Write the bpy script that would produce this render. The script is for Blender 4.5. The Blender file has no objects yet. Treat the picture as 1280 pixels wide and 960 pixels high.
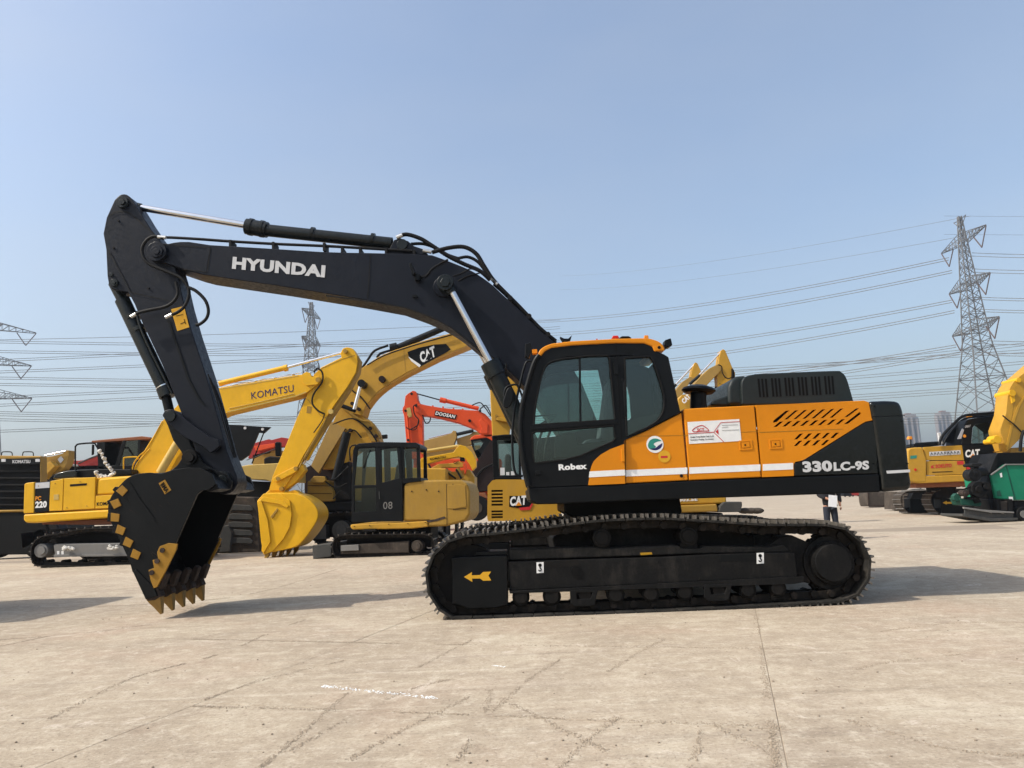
import bpy, bmesh, math, random
from mathutils import Vector, Matrix
from mathutils.geometry import tessellate_polygon
random.seed(7)
scn = bpy.context.scene
COL = scn.collection
R = math.radians

# ------------------------------------------------------------------ camera, sky, sun, exposure
CAM_H, PITCH, ROLL, FPX = 1.30, 8.98, 2.15, 924.0
cam_d = bpy.data.cameras.new('camera'); cam = bpy.data.objects.new('camera', cam_d); COL.objects.link(cam)
cam_d.sensor_width = 36.0; cam_d.lens = FPX/1280*36.0; cam_d.clip_start = 0.1; cam_d.clip_end = 9000
cam.matrix_world = Matrix.Translation((0, 0, CAM_H)) @ Matrix.Rotation(R(90+PITCH), 4, 'X') @ Matrix.Rotation(R(-ROLL), 4, 'Z')
scn.camera = cam
SUN_EL = R(45); SUN_DIR = Vector((0.95, 0.31, 0)).normalized()      # horizontal travel direction of the light
world = bpy.data.worlds.new('World'); scn.world = world; world.use_nodes = True
wn = world.node_tree.nodes; wl = world.node_tree.links
sky = wn.new('ShaderNodeTexSky'); sky.sky_type = 'NISHITA'; sky.sun_disc = False
sky.sun_elevation = SUN_EL
sky.sun_rotation = math.atan2(-SUN_DIR.x, -SUN_DIR.y)
sky.air_density = 1.2; sky.dust_density = 3.2; sky.ozone_density = 2.2; sky.altitude = 0
bg = wn['Background']; bg.inputs['Strength'].default_value = 0.15
tcw = wn.new('ShaderNodeTexCoord'); mpw = wn.new('ShaderNodeMapping'); mpw.inputs['Scale'].default_value = (1.0, 1.6, 3.0); wl.new(tcw.outputs['Generated'], mpw.inputs[0])
nzw = wn.new('ShaderNodeTexNoise'); nzw.inputs['Scale'].default_value = 1.3; nzw.inputs['Detail'].default_value = 5; nzw.inputs['Roughness'].default_value = 0.5; wl.new(mpw.outputs[0], nzw.inputs['Vector'])
rgw = wn.new('ShaderNodeMapRange'); rgw.inputs[1].default_value = 0.35; rgw.inputs[2].default_value = 0.68; rgw.inputs[3].default_value = 0.10; rgw.inputs[4].default_value = 0.30; wl.new(nzw.outputs['Fac'], rgw.inputs[0])
vlw = wn.new('ShaderNodeMix'); vlw.data_type = 'RGBA'; wl.new(rgw.outputs[0], vlw.inputs[0]); wl.new(sky.outputs[0], vlw.inputs[6]); vlw.inputs[7].default_value = (3.1, 3.25, 3.4, 1)   # thin high veil
wl.new(vlw.outputs[2], bg.inputs['Color'])
sun_d = bpy.data.lights.new('sun', 'SUN'); sun = bpy.data.objects.new('sun', sun_d); COL.objects.link(sun)
sun_d.energy = 3.4; sun_d.angle = R(0.5); sun_d.color = (1.0, 0.94, 0.84)
ldir = Vector((SUN_DIR.x*math.cos(SUN_EL), SUN_DIR.y*math.cos(SUN_EL), -math.sin(SUN_EL)))
sun.rotation_euler = ldir.to_track_quat('-Z', 'Y').to_euler()
scn.view_settings.view_transform = 'Standard'; scn.view_settings.look = 'None'
scn.view_settings.exposure = 0.53; scn.view_settings.gamma = 1.0
scn.cycles.max_bounces = 6; scn.cycles.transparent_max_bounces = 16
scn.cycles.volume_bounces = 0

# ------------------------------------------------------------------ measuring helpers
CM = cam.matrix_world.copy(); CP = CM.translation.copy(); CR = CM.to_3x3()
def ray(px, py): return CR @ Vector((px-640, 480-py, -FPX))
def G(px, py, z=0.0):
    d = ray(px, py); t = (z-CP.z)/d.z
    return CP + d*t
class Frame:
    """a vertical plane standing in the yard: distance Y, turned by yaw about the point seen at column px0"""
    def __init__(s, Y, yaw=0.0, px0=640):
        d = ray(px0, 600); s.Q = CP + d*(Y/d.y); a = R(yaw)
        s.t = Vector((math.cos(a), math.sin(a), 0)); s.n = Vector((-math.sin(a), math.cos(a), 0)); s.Y = Y
    def __call__(s, px, py, d=0.0):
        r = ray(px, py); q = s.Q + s.n*d
        return CP + r*((q-CP).dot(s.n)/r.dot(s.n))
    def m(s, px): return px*s.Y/FPX
def crop(ox, oy, sc): return lambda pts: [(ox+x/sc, oy+y/sc) for x, y in pts]
A1 = crop(110, 230, 4); A2 = crop(400, 270, 4); A3 = crop(110, 540, 4); A4 = crop(630, 400, 4); A5 = crop(820, 420, 3.765)
A6 = crop(510, 620, 4); A7 = crop(800, 620, 4); A8 = crop(0, 520, 4.8)
B1 = crop(250, 420, 3.308); B2 = crop(390, 480, 4.173); B3 = crop(1040, 500, 5.333); B4 = crop(1120, 250, 3.43)
B5 = crop(380, 370, 4.175); B6 = crop(0, 380, 4.923); B7 = crop(830, 420, 8.73)
D1 = crop(120, 330, 4.175); D3 = crop(590, 420, 4.364); D4 = crop(500, 480, 6); D5 = crop(60, 520, 10.667)
D6 = crop(250, 500, 6.857); D7 = crop(1170, 460, 4.8); D8 = crop(840, 510, 10.667)
ID = lambda p: p

# ------------------------------------------------------------------ materials
def mat_new(name):
    m = bpy.data.materials.new(name); m.use_nodes = True
    return m, m.node_tree.nodes, m.node_tree.links, m.node_tree.nodes['Principled BSDF']
def noise(n, l, co, scale, detail=6, rough=0.6, dist=0.0):
    t = n.new('ShaderNodeTexNoise'); t.inputs['Scale'].default_value = scale; t.inputs['Detail'].default_value = detail
    t.inputs['Roughness'].default_value = rough; t.inputs['Distortion'].default_value = dist
    l.new(co, t.inputs['Vector']); return t.outputs['Fac']
def ramp(n, l, fac, stops):
    r = n.new('ShaderNodeValToRGB'); e = r.color_ramp.elements
    e[0].position, e[0].color = stops[0][0], (*stops[0][1], 1) if len(stops[0][1]) == 3 else stops[0][1]
    e[1].position, e[1].color = stops[-1][0], (*stops[-1][1], 1)
    for p, c in stops[1:-1]:
        k = e.new(p); k.color = (*c, 1)
    l.new(fac, r.inputs[0]); return r.outputs['Color']
def mix(n, l, fac, a, b, mode='MIX'):
    m = n.new('ShaderNodeMix'); m.data_type = 'RGBA'; m.blend_type = mode
    for i, v in ((0, fac), (6, a), (7, b)):
        if isinstance(v, (int, float)): m.inputs[i].default_value = v
        elif isinstance(v, tuple): m.inputs[i].default_value = (*v, 1)
        else: l.new(v, m.inputs[i])
    return m.outputs[2]
def bump(n, l, h, bs, strength=0.2, dist=0.01):
    b = n.new('ShaderNodeBump'); b.inputs['Strength'].default_value = strength; b.inputs['Distance'].default_value = dist
    l.new(h, b.inputs['Height']); l.new(b.outputs[0], bs.inputs['Normal'])
def g3(v): return (v, v, v)
def paint(name, col, rough=0.4, dirt=0.25, dcol=(0.23, 0.19, 0.14), scale=2.5, metal=0.0, coat=0.0, bmp=0.05, streak=0.5, spec=0.35):
    m, n, l, bs = mat_new(name)
    co = n.new('ShaderNodeNewGeometry').outputs['Position']
    mp = n.new('ShaderNodeMapping'); l.new(co, mp.inputs[0]); mp.inputs['Scale'].default_value = (1, 1, 0.25)
    a = noise(n, l, co, scale, 8, 0.65); s = noise(n, l, mp.outputs[0], scale*4, 6, 0.7); f = noise(n, l, co, scale*14, 4, 0.6)
    c0 = mix(n, l, ramp(n, l, a, [(0.3, g3(0)), (0.7, g3(1))]), tuple(c*0.86 for c in col), tuple(min(1, c*1.12) for c in col))
    d1 = ramp(n, l, mix(n, l, streak, a, s), [(0.50, g3(0)), (0.72, g3(1))])
    mul = n.new('ShaderNodeMath'); mul.operation = 'MULTIPLY'; mul.inputs[1].default_value = dirt; l.new(d1, mul.inputs[0])
    c1 = mix(n, l, mul.outputs[0], c0, dcol)
    l.new(c1, bs.inputs['Base Color'])
    rr = ramp(n, l, f, [(0.3, g3(max(0.05, rough-0.08))), (0.7, g3(min(1, rough+0.15+0.3*dirt)))]); l.new(rr, bs.inputs['Roughness'])
    bs.inputs['Metallic'].default_value = metal; bs.inputs['Specular IOR Level'].default_value = spec
    bs.inputs['Coat Weight'].default_value = coat; bs.inputs['Coat Roughness'].default_value = 0.12
    if bmp: bump(n, l, mix(n, l, 0.5, a, f), bs, bmp, 0.02)
    return m
def plain(name, col, rough=0.5, metal=0.0, spec=0.25):
    m, n, l, bs = mat_new(name)
    co = n.new('ShaderNodeNewGeometry').outputs['Position']
    a = noise(n, l, co, 12, 4, 0.6)
    l.new(mix(n, l, a, tuple(c*0.85 for c in col), tuple(min(1, c*1.1) for c in col)), bs.inputs['Base Color'])
    bs.inputs['Roughness'].default_value = rough; bs.inputs['Metallic'].default_value = metal; bs.inputs['Specular IOR Level'].default_value = spec
    return m
M = {}
M['navy'] = paint('navy_black_paint', (0.0062, 0.0078, 0.0130), 0.38, 0.08, (0.04, 0.04, 0.042), 1.6, spec=0.18)
M['black'] = paint('black_paint', (0.0035, 0.0042, 0.0048), 0.40, 0.10, (0.035, 0.034, 0.031), 2.0, spec=0.16)
M['gloss'] = paint('gloss_black_panel', (0.004, 0.005, 0.005), 0.10, 0.06, (0.04, 0.04, 0.03), 1.5, bmp=0.03, spec=0.4)
M['chassis'] = paint('dusty_black_chassis', (0.005, 0.005, 0.005), 0.55, 0.35, (0.065, 0.056, 0.047), 3.2, spec=0.18)
M['orange'] = paint('orange_paint', (0.60, 0.205, 0.004), 0.36, 0.05, (0.30, 0.13, 0.02), 1.2, bmp=0.02, spec=0.22)
M['hood'] = paint('charcoal_hood', (0.012, 0.018, 0.018), 0.42, 0.10, (0.06, 0.06, 0.055), 2.0, spec=0.3)
M['shoe'] = paint('worn_track_steel', (0.012, 0.010, 0.008), 0.55, 0.7, (0.075, 0.055, 0.042), 5.0, metal=0.1, spec=0.2)
M['steel'] = paint('dark_steel', (0.008, 0.0075, 0.007), 0.6, 0.4, (0.035, 0.026, 0.02), 5.0, metal=0.1, spec=0.15)
M['chrome'] = plain('chrome_rod', (0.72, 0.72, 0.72), 0.16, 1.0)
M['cyl'] = paint('cylinder_black', (0.005, 0.0075, 0.0075), 0.32, 0.06, (0.05, 0.05, 0.04), 3, spec=0.3)
M['hose'] = paint('rubber_hose', (0.005, 0.005, 0.005), 0.55, 0.15, (0.035, 0.03, 0.026), 8, spec=0.18)
M['fitting'] = plain('zinc_fitting', (0.6, 0.6, 0.58), 0.35, 0.8)
M['white'] = plain('white_print', (0.75, 0.75, 0.73), 0.45)
M['silver'] = plain('silver_print', (0.55, 0.55, 0.55), 0.4)
M['blackprint'] = plain('black_print', (0.004, 0.004, 0.004), 0.6, spec=0.12)
M['redprint'] = plain('red_print', (0.5, 0.03, 0.03), 0.45)
M['blueprint'] = plain('blue_print', (0.02, 0.02, 0.09), 0.4)
M['greenprint'] = plain('green_print', (0.03, 0.22, 0.17), 0.45)
M['sticker'] = plain('yellow_sticker', (0.62, 0.33, 0.02), 0.45)
M['wearyellow'] = paint('worn_yellow_edge', (0.30, 0.155, 0.018), 0.5, 0.5, (0.08, 0.05, 0.025), 6, spec=0.2)
M['tooth'] = paint('tooth_steel', (0.24, 0.14, 0.035), 0.5, 0.75, (0.075, 0.05, 0.035), 9, spec=0.25)
M['rust'] = paint('rusty_inside', (0.035, 0.025, 0.02), 0.7, 0.7, (0.12, 0.08, 0.06), 7, spec=0.2)
M['kyellow'] = paint('bright_yellow_paint', (0.68, 0.37, 0.010), 0.36, 0.22, (0.32, 0.19, 0.05), 1.6, spec=0.25)
M['cyellow'] = paint('amber_yellow_paint', (0.46, 0.25, 0.025), 0.40, 0.38, (0.21, 0.13, 0.05), 1.8, spec=0.25)
M['dyellow'] = paint('dirty_and_shaded_yellow', (0.32, 0.185, 0.028), 0.48, 0.5, (0.14, 0.095, 0.05), 1.5, spec=0.25)  # dirty paint; also the painted shade on the right-edge boom side
M['pyellow'] = paint('faded_yellow_paint', (0.50, 0.35, 0.10), 0.42, 0.3, (0.20, 0.15, 0.08), 1.5, spec=0.25)
M['gold'] = paint('tan_yellow_panel', (0.34, 0.21, 0.055), 0.5, 0.55, (0.17, 0.11, 0.06), 2.0, spec=0.25)
M['red'] = paint('red_orange_paint', (0.60, 0.065, 0.012), 0.42, 0.2, (0.22, 0.06, 0.03), 0.8, spec=0.25)
M['dred'] = paint('dull_red_paint', (0.30, 0.025, 0.02), 0.5, 0.4, (0.14, 0.05, 0.035), 1.0, spec=0.2)
M['roofbrown'] = paint('brown_orange_roof', (0.22, 0.075, 0.03), 0.5, 0.4, (0.13, 0.08, 0.05), 1.5, spec=0.25)
M['brown'] = paint('dark_brown_panel', (0.016, 0.009, 0.008), 0.6, 0.3, (0.035, 0.025, 0.022), 1.2, spec=0.15)
M['green'] = paint('green_paint', (0.006, 0.17, 0.09), 0.42, 0.25, (0.06, 0.12, 0.09), 1.5, spec=0.25)
M['dgreen'] = paint('dirty_green_paint', (0.012, 0.065, 0.045), 0.55, 0.5, (0.04, 0.04, 0.03), 2.5, spec=0.2)
M['mud'] = paint('muddy_steel', (0.055, 0.045, 0.036), 0.8, 0.7, (0.15, 0.115, 0.09), 3.5, spec=0.2)
M['grey'] = paint('grey_dusty_metal', (0.05, 0.05, 0.047), 0.6, 0.5, (0.12, 0.10, 0.08), 2.5, spec=0.25)
M['lgrey'] = paint('light_grey_metal', (0.17, 0.165, 0.155), 0.5, 0.4, (0.14, 0.12, 0.09), 2.5, spec=0.3)
M['galv'] = plain('galvanised_steel', (0.13, 0.13, 0.13), 0.6, 0.2)
M['wire'] = plain('conductor_wire', (0.16, 0.16, 0.16), 0.6)
M['insul'] = plain('insulator', (0.10, 0.07, 0.06), 0.4)
M['bld'] = paint('pale_apartment_render', (0.26, 0.235, 0.22), 0.9, 0.3, (0.2, 0.18, 0.16), 0.05, bmp=0, spec=0.1)
M['bldglass'] = paint('grey_blue_bays', (0.10, 0.13, 0.15), 0.8, 0.1, (0.2, 0.2, 0.2), 0.05, bmp=0, spec=0.1)
M['skin'] = plain('skin', (0.33, 0.17, 0.11), 0.55)
M['jacket'] = plain('black_jacket', (0.012, 0.012, 0.015), 0.8)
M['jeans'] = plain('dark_trousers', (0.02, 0.024, 0.035), 0.85)
M['hair'] = plain('black_hair', (0.01, 0.009, 0.008), 0.6)
M['paper'] = plain('white_paper', (0.8, 0.8, 0.8), 0.7)
M['plastic'] = paint('white_foam_wrap', (0.62, 0.60, 0.55), 0.7, 0.35, (0.35, 0.30, 0.24), 8, bmp=0.3)
M['seat'] = plain('seat_fabric', (0.10, 0.10, 0.11), 0.9)
M['interior'] = plain('cab_plastic', (0.02, 0.02, 0.018), 0.7)
M['redlamp'] = plain('red_beacon', (0.55, 0.02, 0.015), 0.3)
M['amberlamp'] = plain('amber_beacon', (0.7, 0.25, 0.02), 0.3)
M['lens'] = plain('lamp_lens', (0.6, 0.6, 0.6), 0.15)
M['treeleaf'] = plain('dusty_foliage', (0.07, 0.09, 0.04), 0.8)
def glass(name, tint, refl=0.06):
    m, n, l, bs = mat_new(name); n.remove(bs)
    tr = n.new('ShaderNodeBsdfTransparent'); tr.inputs[0].default_value = (*tint, 1)
    gl = n.new('ShaderNodeBsdfGlossy'); gl.inputs[0].default_value = (0.9, 0.95, 0.95, 1); gl.inputs['Roughness'].default_value = 0.02
    lw = n.new('ShaderNodeFresnel'); lw.inputs[0].default_value = 1.4
    ad = n.new('ShaderNodeMath'); ad.operation = 'ADD'; ad.inputs[1].default_value = refl; ad.use_clamp = True
    l.new(lw.outputs[0], ad.inputs[0])
    mx = n.new('ShaderNodeMixShader'); l.new(ad.outputs[0], mx.inputs[0]); l.new(tr.outputs[0], mx.inputs[1]); l.new(gl.outputs[0], mx.inputs[2])
    l.new(mx.outputs[0], n['Material Output'].inputs[0]); return m
M['dusty'] = paint('dusty_frame_top', (0.018, 0.017, 0.015), 0.65, 0.65, (0.095, 0.08, 0.065), 4, spec=0.2)
M['worn'] = paint('bright_worn_steel', (0.16, 0.145, 0.125), 0.38, 0.5, (0.05, 0.035, 0.03), 9, metal=0.5, spec=0.4)
M['glass'] = glass('tinted_glass', (0.74, 0.86, 0.83), 0.02)
M['dglass'] = glass('dark_glass', (0.50, 0.58, 0.55), 0.015)

# concrete yard
def ground_mat():
    m, n, l, bs = mat_new('dusty_concrete')
    co = n.new('ShaderNodeNewGeometry').outputs['Position']
    def mask(fac, lo, hi, top): return ramp(n, l, fac, [(lo, g3(0)), (hi, g3(top))])
    def streaks(rot, sx, sy, sc, det=5):
        mp = n.new('ShaderNodeMapping'); mp.inputs['Rotation'].default_value = (0, 0, R(rot)); mp.inputs['Scale'].default_value = (sx, sy, 1); l.new(co, mp.inputs[0])
        return noise(n, l, mp.outputs[0], sc, det, 0.62)
    big = noise(n, l, co, 0.16, 5, 0.6); mid = noise(n, l, co, 0.8, 9, 0.72, 0.8); fine = noise(n, l, co, 7, 9, 0.8); grit = noise(n, l, co, 42, 4, 0.7); red = noise(n, l, co, 0.37, 6, 0.65, 0.4)
    c = mix(n, l, mask(big, 0.35, 0.65, 1.0), (0.355, 0.29, 0.21), (0.425, 0.355, 0.265))
    c = mix(n, l, mask(mid, 0.44, 0.66, 0.75), c, (0.29, 0.235, 0.175))
    c = mix(n, l, mask(mid, 0.56, 0.40, 0.0) if False else ramp(n, l, mid, [(0.30, g3(0.7)), (0.46, g3(0))]), c, (0.50, 0.44, 0.34))
    c = mix(n, l, mask(red, 0.52, 0.68, 0.6), c, (0.38, 0.275, 0.20))
    c = mix(n, l, mask(streaks(-52, 0.22, 4.0, 1.8), 0.55, 0.68, 0.38), c, (0.24, 0.195, 0.15))
    c = mix(n, l, mask(streaks(-30, 0.15, 6.0, 1.5), 0.58, 0.70, 0.4), c, (0.55, 0.48, 0.38))
    c = mix(n, l, mask(streaks(14, 0.35, 1.6, 1.3), 0.56, 0.72, 0.3), c, (0.54, 0.46, 0.37))
    c = mix(n, l, mask(streaks(-75, 0.12, 7.0, 1.3), 0.60, 0.70, 0.35), c, (0.19, 0.15, 0.11))
    c = mix(n, l, mask(noise(n, l, co, 1.7, 8, 0.75, 1.5), 0.58, 0.68, 0.7), c, (0.60, 0.52, 0.43))
    c = mix(n, l, mask(noise(n, l, co, 2.6, 8, 0.75, 1.0), 0.60, 0.70, 0.6), c, (0.235, 0.175, 0.125))
    c = mix(n, l, mask(fine, 0.50, 0.72, 0.75), c, (0.60, 0.53, 0.42))
    c = mix(n, l, ramp(n, l, fine, [(0.28, g3(0.8)), (0.45, g3(0))]), c, (0.20, 0.15, 0.11))
    c = mix(n, l, mask(grit, 0.54, 0.72, 0.7), c, (0.13, 0.10, 0.075))
    c = mix(n, l, ramp(n, l, grit, [(0.28, g3(0.6)), (0.42, g3(0))]), c, (0.62, 0.55, 0.45))
    l.new(c, bs.inputs['Base Color']); bs.inputs['Roughness'].default_value = 0.92; bs.inputs['Specular IOR Level'].default_value = 0.2
    bump(n, l, mix(n, l, 0.45, fine, grit), bs, 0.6, 0.012)
    return m
M['ground'] = ground_mat()
M['joint'] = plain('joint_dirt', (0.27, 0.22, 0.165), 0.95)
M['crack'] = plain('crack_dirt', (0.30, 0.243, 0.18), 0.95)

# ------------------------------------------------------------------ building helpers
ROOT = {}
def tag(o, label=None, cat=None, group=None, kind=None):
    if label: o['label'] = label
    if cat: o['category'] = cat
    if group: o['group'] = group
    if kind: o['kind'] = kind
    return o
def thing(name, loc, label, cat, group=None):
    o = bpy.data.objects.new(name, None); COL.objects.link(o); o.location = loc; ROOT[o.name] = Vector(loc)
    o.empty_display_size = 0.3
    return tag(o, label, cat, group)
def cat_spline(pts, n=6, closed=False):
    P = [Vector(p) for p in pts]; out = []; N = len(P)
    rng = range(N if closed else N-1)
    for i in rng:
        if closed: p0, p1, p2, p3 = P[(i-1) % N], P[i], P[(i+1) % N], P[(i+2) % N]
        else: p0, p1, p2, p3 = P[max(i-1, 0)], P[i], P[i+1], P[min(i+2, N-1)]
        for k in range(n):
            t = k/n
            out.append(0.5*((2*p1)+(p2-p0)*t+(2*p0-5*p1+4*p2-p3)*t*t+(3*p1-p0-3*p2+p3)*t**3))
    if not closed: out.append(P[-1])
    return out
def sm(pts, n=4, closed=False): return [(p[0], p[1]) for p in cat_spline([(a, b) for a, b in pts], n, closed)]
def circ(cx, cy, r, n=24, a0=0, a1=360, ry=None):
    ry = r if ry is None else ry
    return [(cx+r*math.cos(R(a0+(a1-a0)*i/(n if a1-a0 == 360 else n-1))), cy-ry*math.sin(R(a0+(a1-a0)*i/(n if a1-a0 == 360 else n-1)))) for i in range(n)]
class B:
    def __init__(s): s.bm = bmesh.new()
    def prism(s, F, poly, d0, d1, holes=(), trace=None):
        """outline measured on the plane F at depth d0 (or trace), given real thickness d0..d1"""
        tr = d0 if trace is None else trace
        loops = [list(poly)]+[list(h) for h in holes]
        fr = [[F(x, y, tr)+F.n*(d0-tr) for x, y in lp] for lp in loops]
        bk = [[p+F.n*(d1-d0) for p in lp] for lp in fr]
        vf = [[s.bm.verts.new(p) for p in lp] for lp in fr]; vb = [[s.bm.verts.new(p) for p in lp] for lp in bk]
        if len(loops) == 1:
            try: s.bm.faces.new(vf[0]); s.bm.faces.new(vb[0][::-1])
            except ValueError: pass
        else:
            flat = [[Vector((x, -y, 0)) for x, y in lp] for lp in loops]
            af = [v for lp in vf for v in lp]; ab = [v for lp in vb for v in lp]
            for t in tessellate_polygon(flat):
                try: s.bm.faces.new([af[i] for i in t]); s.bm.faces.new([ab[i] for i in t][::-1])
                except ValueError: pass
        for lf, lb in zip(vf, vb):
            for i in range(len(lf)):
                j = (i+1) % len(lf)
                try: s.bm.faces.new((lf[i], lf[j], lb[j], lb[i]))
                except ValueError: pass
        return s
    def cylinder(s, a, b, r, n=16, r2=None):
        a, b = Vector(a), Vector(b); d = b-a; L = d.length
        if L < 1e-6: return s
        q = d.to_track_quat('Z', 'Y').to_matrix(); r2 = r if r2 is None else r2
        va = [s.bm.verts.new(a+q @ Vector((r*math.cos(2*math.pi*i/n), r*math.sin(2*math.pi*i/n), 0))) for i in range(n)]
        vb = [s.bm.verts.new(b+q @ Vector((r2*math.cos(2*math.pi*i/n), r2*math.sin(2*math.pi*i/n), 0))) for i in range(n)]
        s.bm.faces.new(va[::-1]); s.bm.faces.new(vb)
        for i in range(n):
            j = (i+1) % n; s.bm.faces.new((va[i], va[j], vb[j], vb[i]))
        return s
    def tube(s, pts, r, n=8, ribs=0.0):
        P = [Vector(p) for p in pts]; rings = []
        for i, p in enumerate(P):
            d = (P[min(i+1, len(P)-1)]-P[max(i-1, 0)]).normalized()
            u = d.cross(Vector((0, 1, 0.13))).normalized(); w = d.cross(u)
            rr = r*(1+ribs*(i % 2))
            rings.append([s.bm.verts.new(p+(u*math.cos(2*math.pi*k/n)+w*math.sin(2*math.pi*k/n))*rr) for k in range(n)])
        for a, b in zip(rings, rings[1:]):
            for k in range(n):
                j = (k+1) % n; s.bm.faces.new((a[k], a[j], b[j], b[k]))
        s.bm.faces.new(rings[0][::-1]); s.bm.faces.new(rings[-1]); return s
    def box(s, c, size, rot=None):
        m = Matrix.Translation(c) @ (rot.to_4x4() if rot else Matrix.Identity(4)) @ Matrix.Diagonal((*size, 1))
        bmesh.ops.create_cube(s.bm, size=1, matrix=m); return s
    def disc(s, F, c, rpx, d0, d1, n=28, rin=0):
        a = F(c[0], c[1], d0); b = a+F.n*(d1-d0); return s.cylinder(a, b, F.m(rpx), n)
    def ball(s, c, r, sc=(1, 1, 1), sub=2):
        bmesh.ops.create_icosphere(s.bm, subdivisions=sub, radius=r, matrix=Matrix.Translation(c) @ Matrix.Diagonal((*sc, 1))); return s
    def build(s, name, mat, parent=None, bevel=0.0, smooth=False, seg=2, mods=None, loc=None, auto=None):
        bmesh.ops.recalc_face_normals(s.bm, faces=s.bm.faces)
        off = ROOT[parent.name] if parent is not None else (Vector(loc) if loc is not None else Vector((0, 0, 0)))
        bmesh.ops.translate(s.bm, verts=s.bm.verts, vec=-off)
        me = bpy.data.meshes.new(name); s.bm.to_mesh(me); s.bm.free()
        o = bpy.data.objects.new(name, me); COL.objects.link(o)
        o.data.materials.append(M[mat] if isinstance(mat, str) else mat)
        if parent is not None: o.parent = parent
        else: o.location = off
        ROOT[o.name] = off
        if smooth:
            me.polygons.foreach_set('use_smooth', [True]*len(me.polygons))
            me.set_sharp_from_angle(angle=R(38 if auto is None else auto))
        if bevel:
            b = o.modifiers.new('bevel', 'BEVEL'); b.width = bevel; b.segments = seg; b.limit_method = 'ANGLE'; b.angle_limit = R(35)
            b.harden_normals = True
            me.polygons.foreach_set('use_smooth', [True]*len(me.polygons)); me.set_sharp_from_angle(angle=R(50))
        return o
def pr(name, mat, parent, F, poly, d0, d1, bevel=0.01, holes=(), smooth=False, seg=2, label=None, trace=None):
    o = B().prism(F, poly, d0, d1, holes, trace).build(name, mat, parent, bevel, smooth, seg)
    if label: o['label'] = label
    return o
def slotted(name, mat, parent, F, poly, d0, d1, cuts, bevel=0.0):
    a = B().prism(F, poly, d0, d1).build(name, mat, parent)
    cb_ = B()
    for c in cuts: cb_.prism(F, c, d0-0.05, d1+0.05, (), d0)
    c = cb_.build('cutter', mat, parent)
    md = a.modifiers.new('cut', 'BOOLEAN'); md.operation = 'DIFFERENCE'; md.object = c; md.solver = 'EXACT'
    me = bpy.data.meshes.new_from_object(a.evaluated_get(bpy.context.evaluated_depsgraph_get()))
    a.modifiers.clear(); a.data = me; bpy.data.objects.remove(c)
    return a
def rod(name, mat, parent, F, a, b, rpx, d, n=16, label=None):
    o = B().cylinder(F(a[0], a[1], d), F(b[0], b[1], d), F.m(rpx), n).build(name, mat, parent, smooth=True)
    if label: o['label'] = label
    return o
def hose(name, mat, parent, F, pts, rpx, d, n=8, seg=6, ribs=0.0, dd=None):
    P = []
    for i, (x, y) in enumerate(pts): P.append(F(x, y, d if dd is None else dd[i]))
    return B().tube(cat_spline(P, seg), F.m(rpx), n, ribs).build(name, mat, parent, smooth=True, auto=60)
_tx = {}
def text_tris(s, bold):
    key = (s, bold)
    if key in _tx: return _tx[key]
    cu = bpy.data.curves.new('t', 'FONT'); cu.body = s; cu.size = 1; cu.offset = bold; cu.resolution_u = 3; cu.space_character = 1.05
    o = bpy.data.objects.new('t', cu); COL.objects.link(o)
    dg = bpy.context.evaluated_depsgraph_get(); me = bpy.data.meshes.new_from_object(o.evaluated_get(dg))
    V = [(v.co.x, v.co.y) for v in me.vertices]; Fc = [tuple(p.vertices) for p in me.polygons]
    bpy.data.objects.remove(o); bpy.data.curves.remove(cu); bpy.data.meshes.remove(me)
    x0, x1 = min(v[0] for v in V), max(v[0] for v in V); y0, y1 = min(v[1] for v in V), max(v[1] for v in V)
    V = [((x-x0)/(x1-x0), (y-y0)/(y1-y0)) for x, y in V]
    _tx[key] = (V, Fc); return _tx[key]
def text(s, mat, parent, F, bl, br, tl, d, bold=0.03, name='lettering', thick=0.004, slant=0.0):
    """lettering printed on plane F: bottom-left, bottom-right and top-left corners as measured"""
    V, Fc = text_tris(s, bold); b = B()
    def pt(u, v):
        u2 = u+slant*v*0.1
        return F(bl[0]+(br[0]-bl[0])*u2+(tl[0]-bl[0])*v, bl[1]+(br[1]-bl[1])*u2+(tl[1]-bl[1])*v, d)
    vs = [b.bm.verts.new(pt(u, v)) for u, v in V]
    fs = []
    for f in Fc:
        try: fs.append(b.bm.faces.new([vs[i] for i in f]))
        except ValueError: pass
    r = bmesh.ops.extrude_face_region(b.bm, geom=fs)
    bmesh.ops.translate(b.bm, verts=[v for v in r['geom'] if isinstance(v, bmesh.types.BMVert)], vec=F.n*thick)
    return b.build(name, mat, parent)
def lerp(a, b, t): return (a[0]+(b[0]-a[0])*t, a[1]+(b[1]-a[1])*t)

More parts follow.
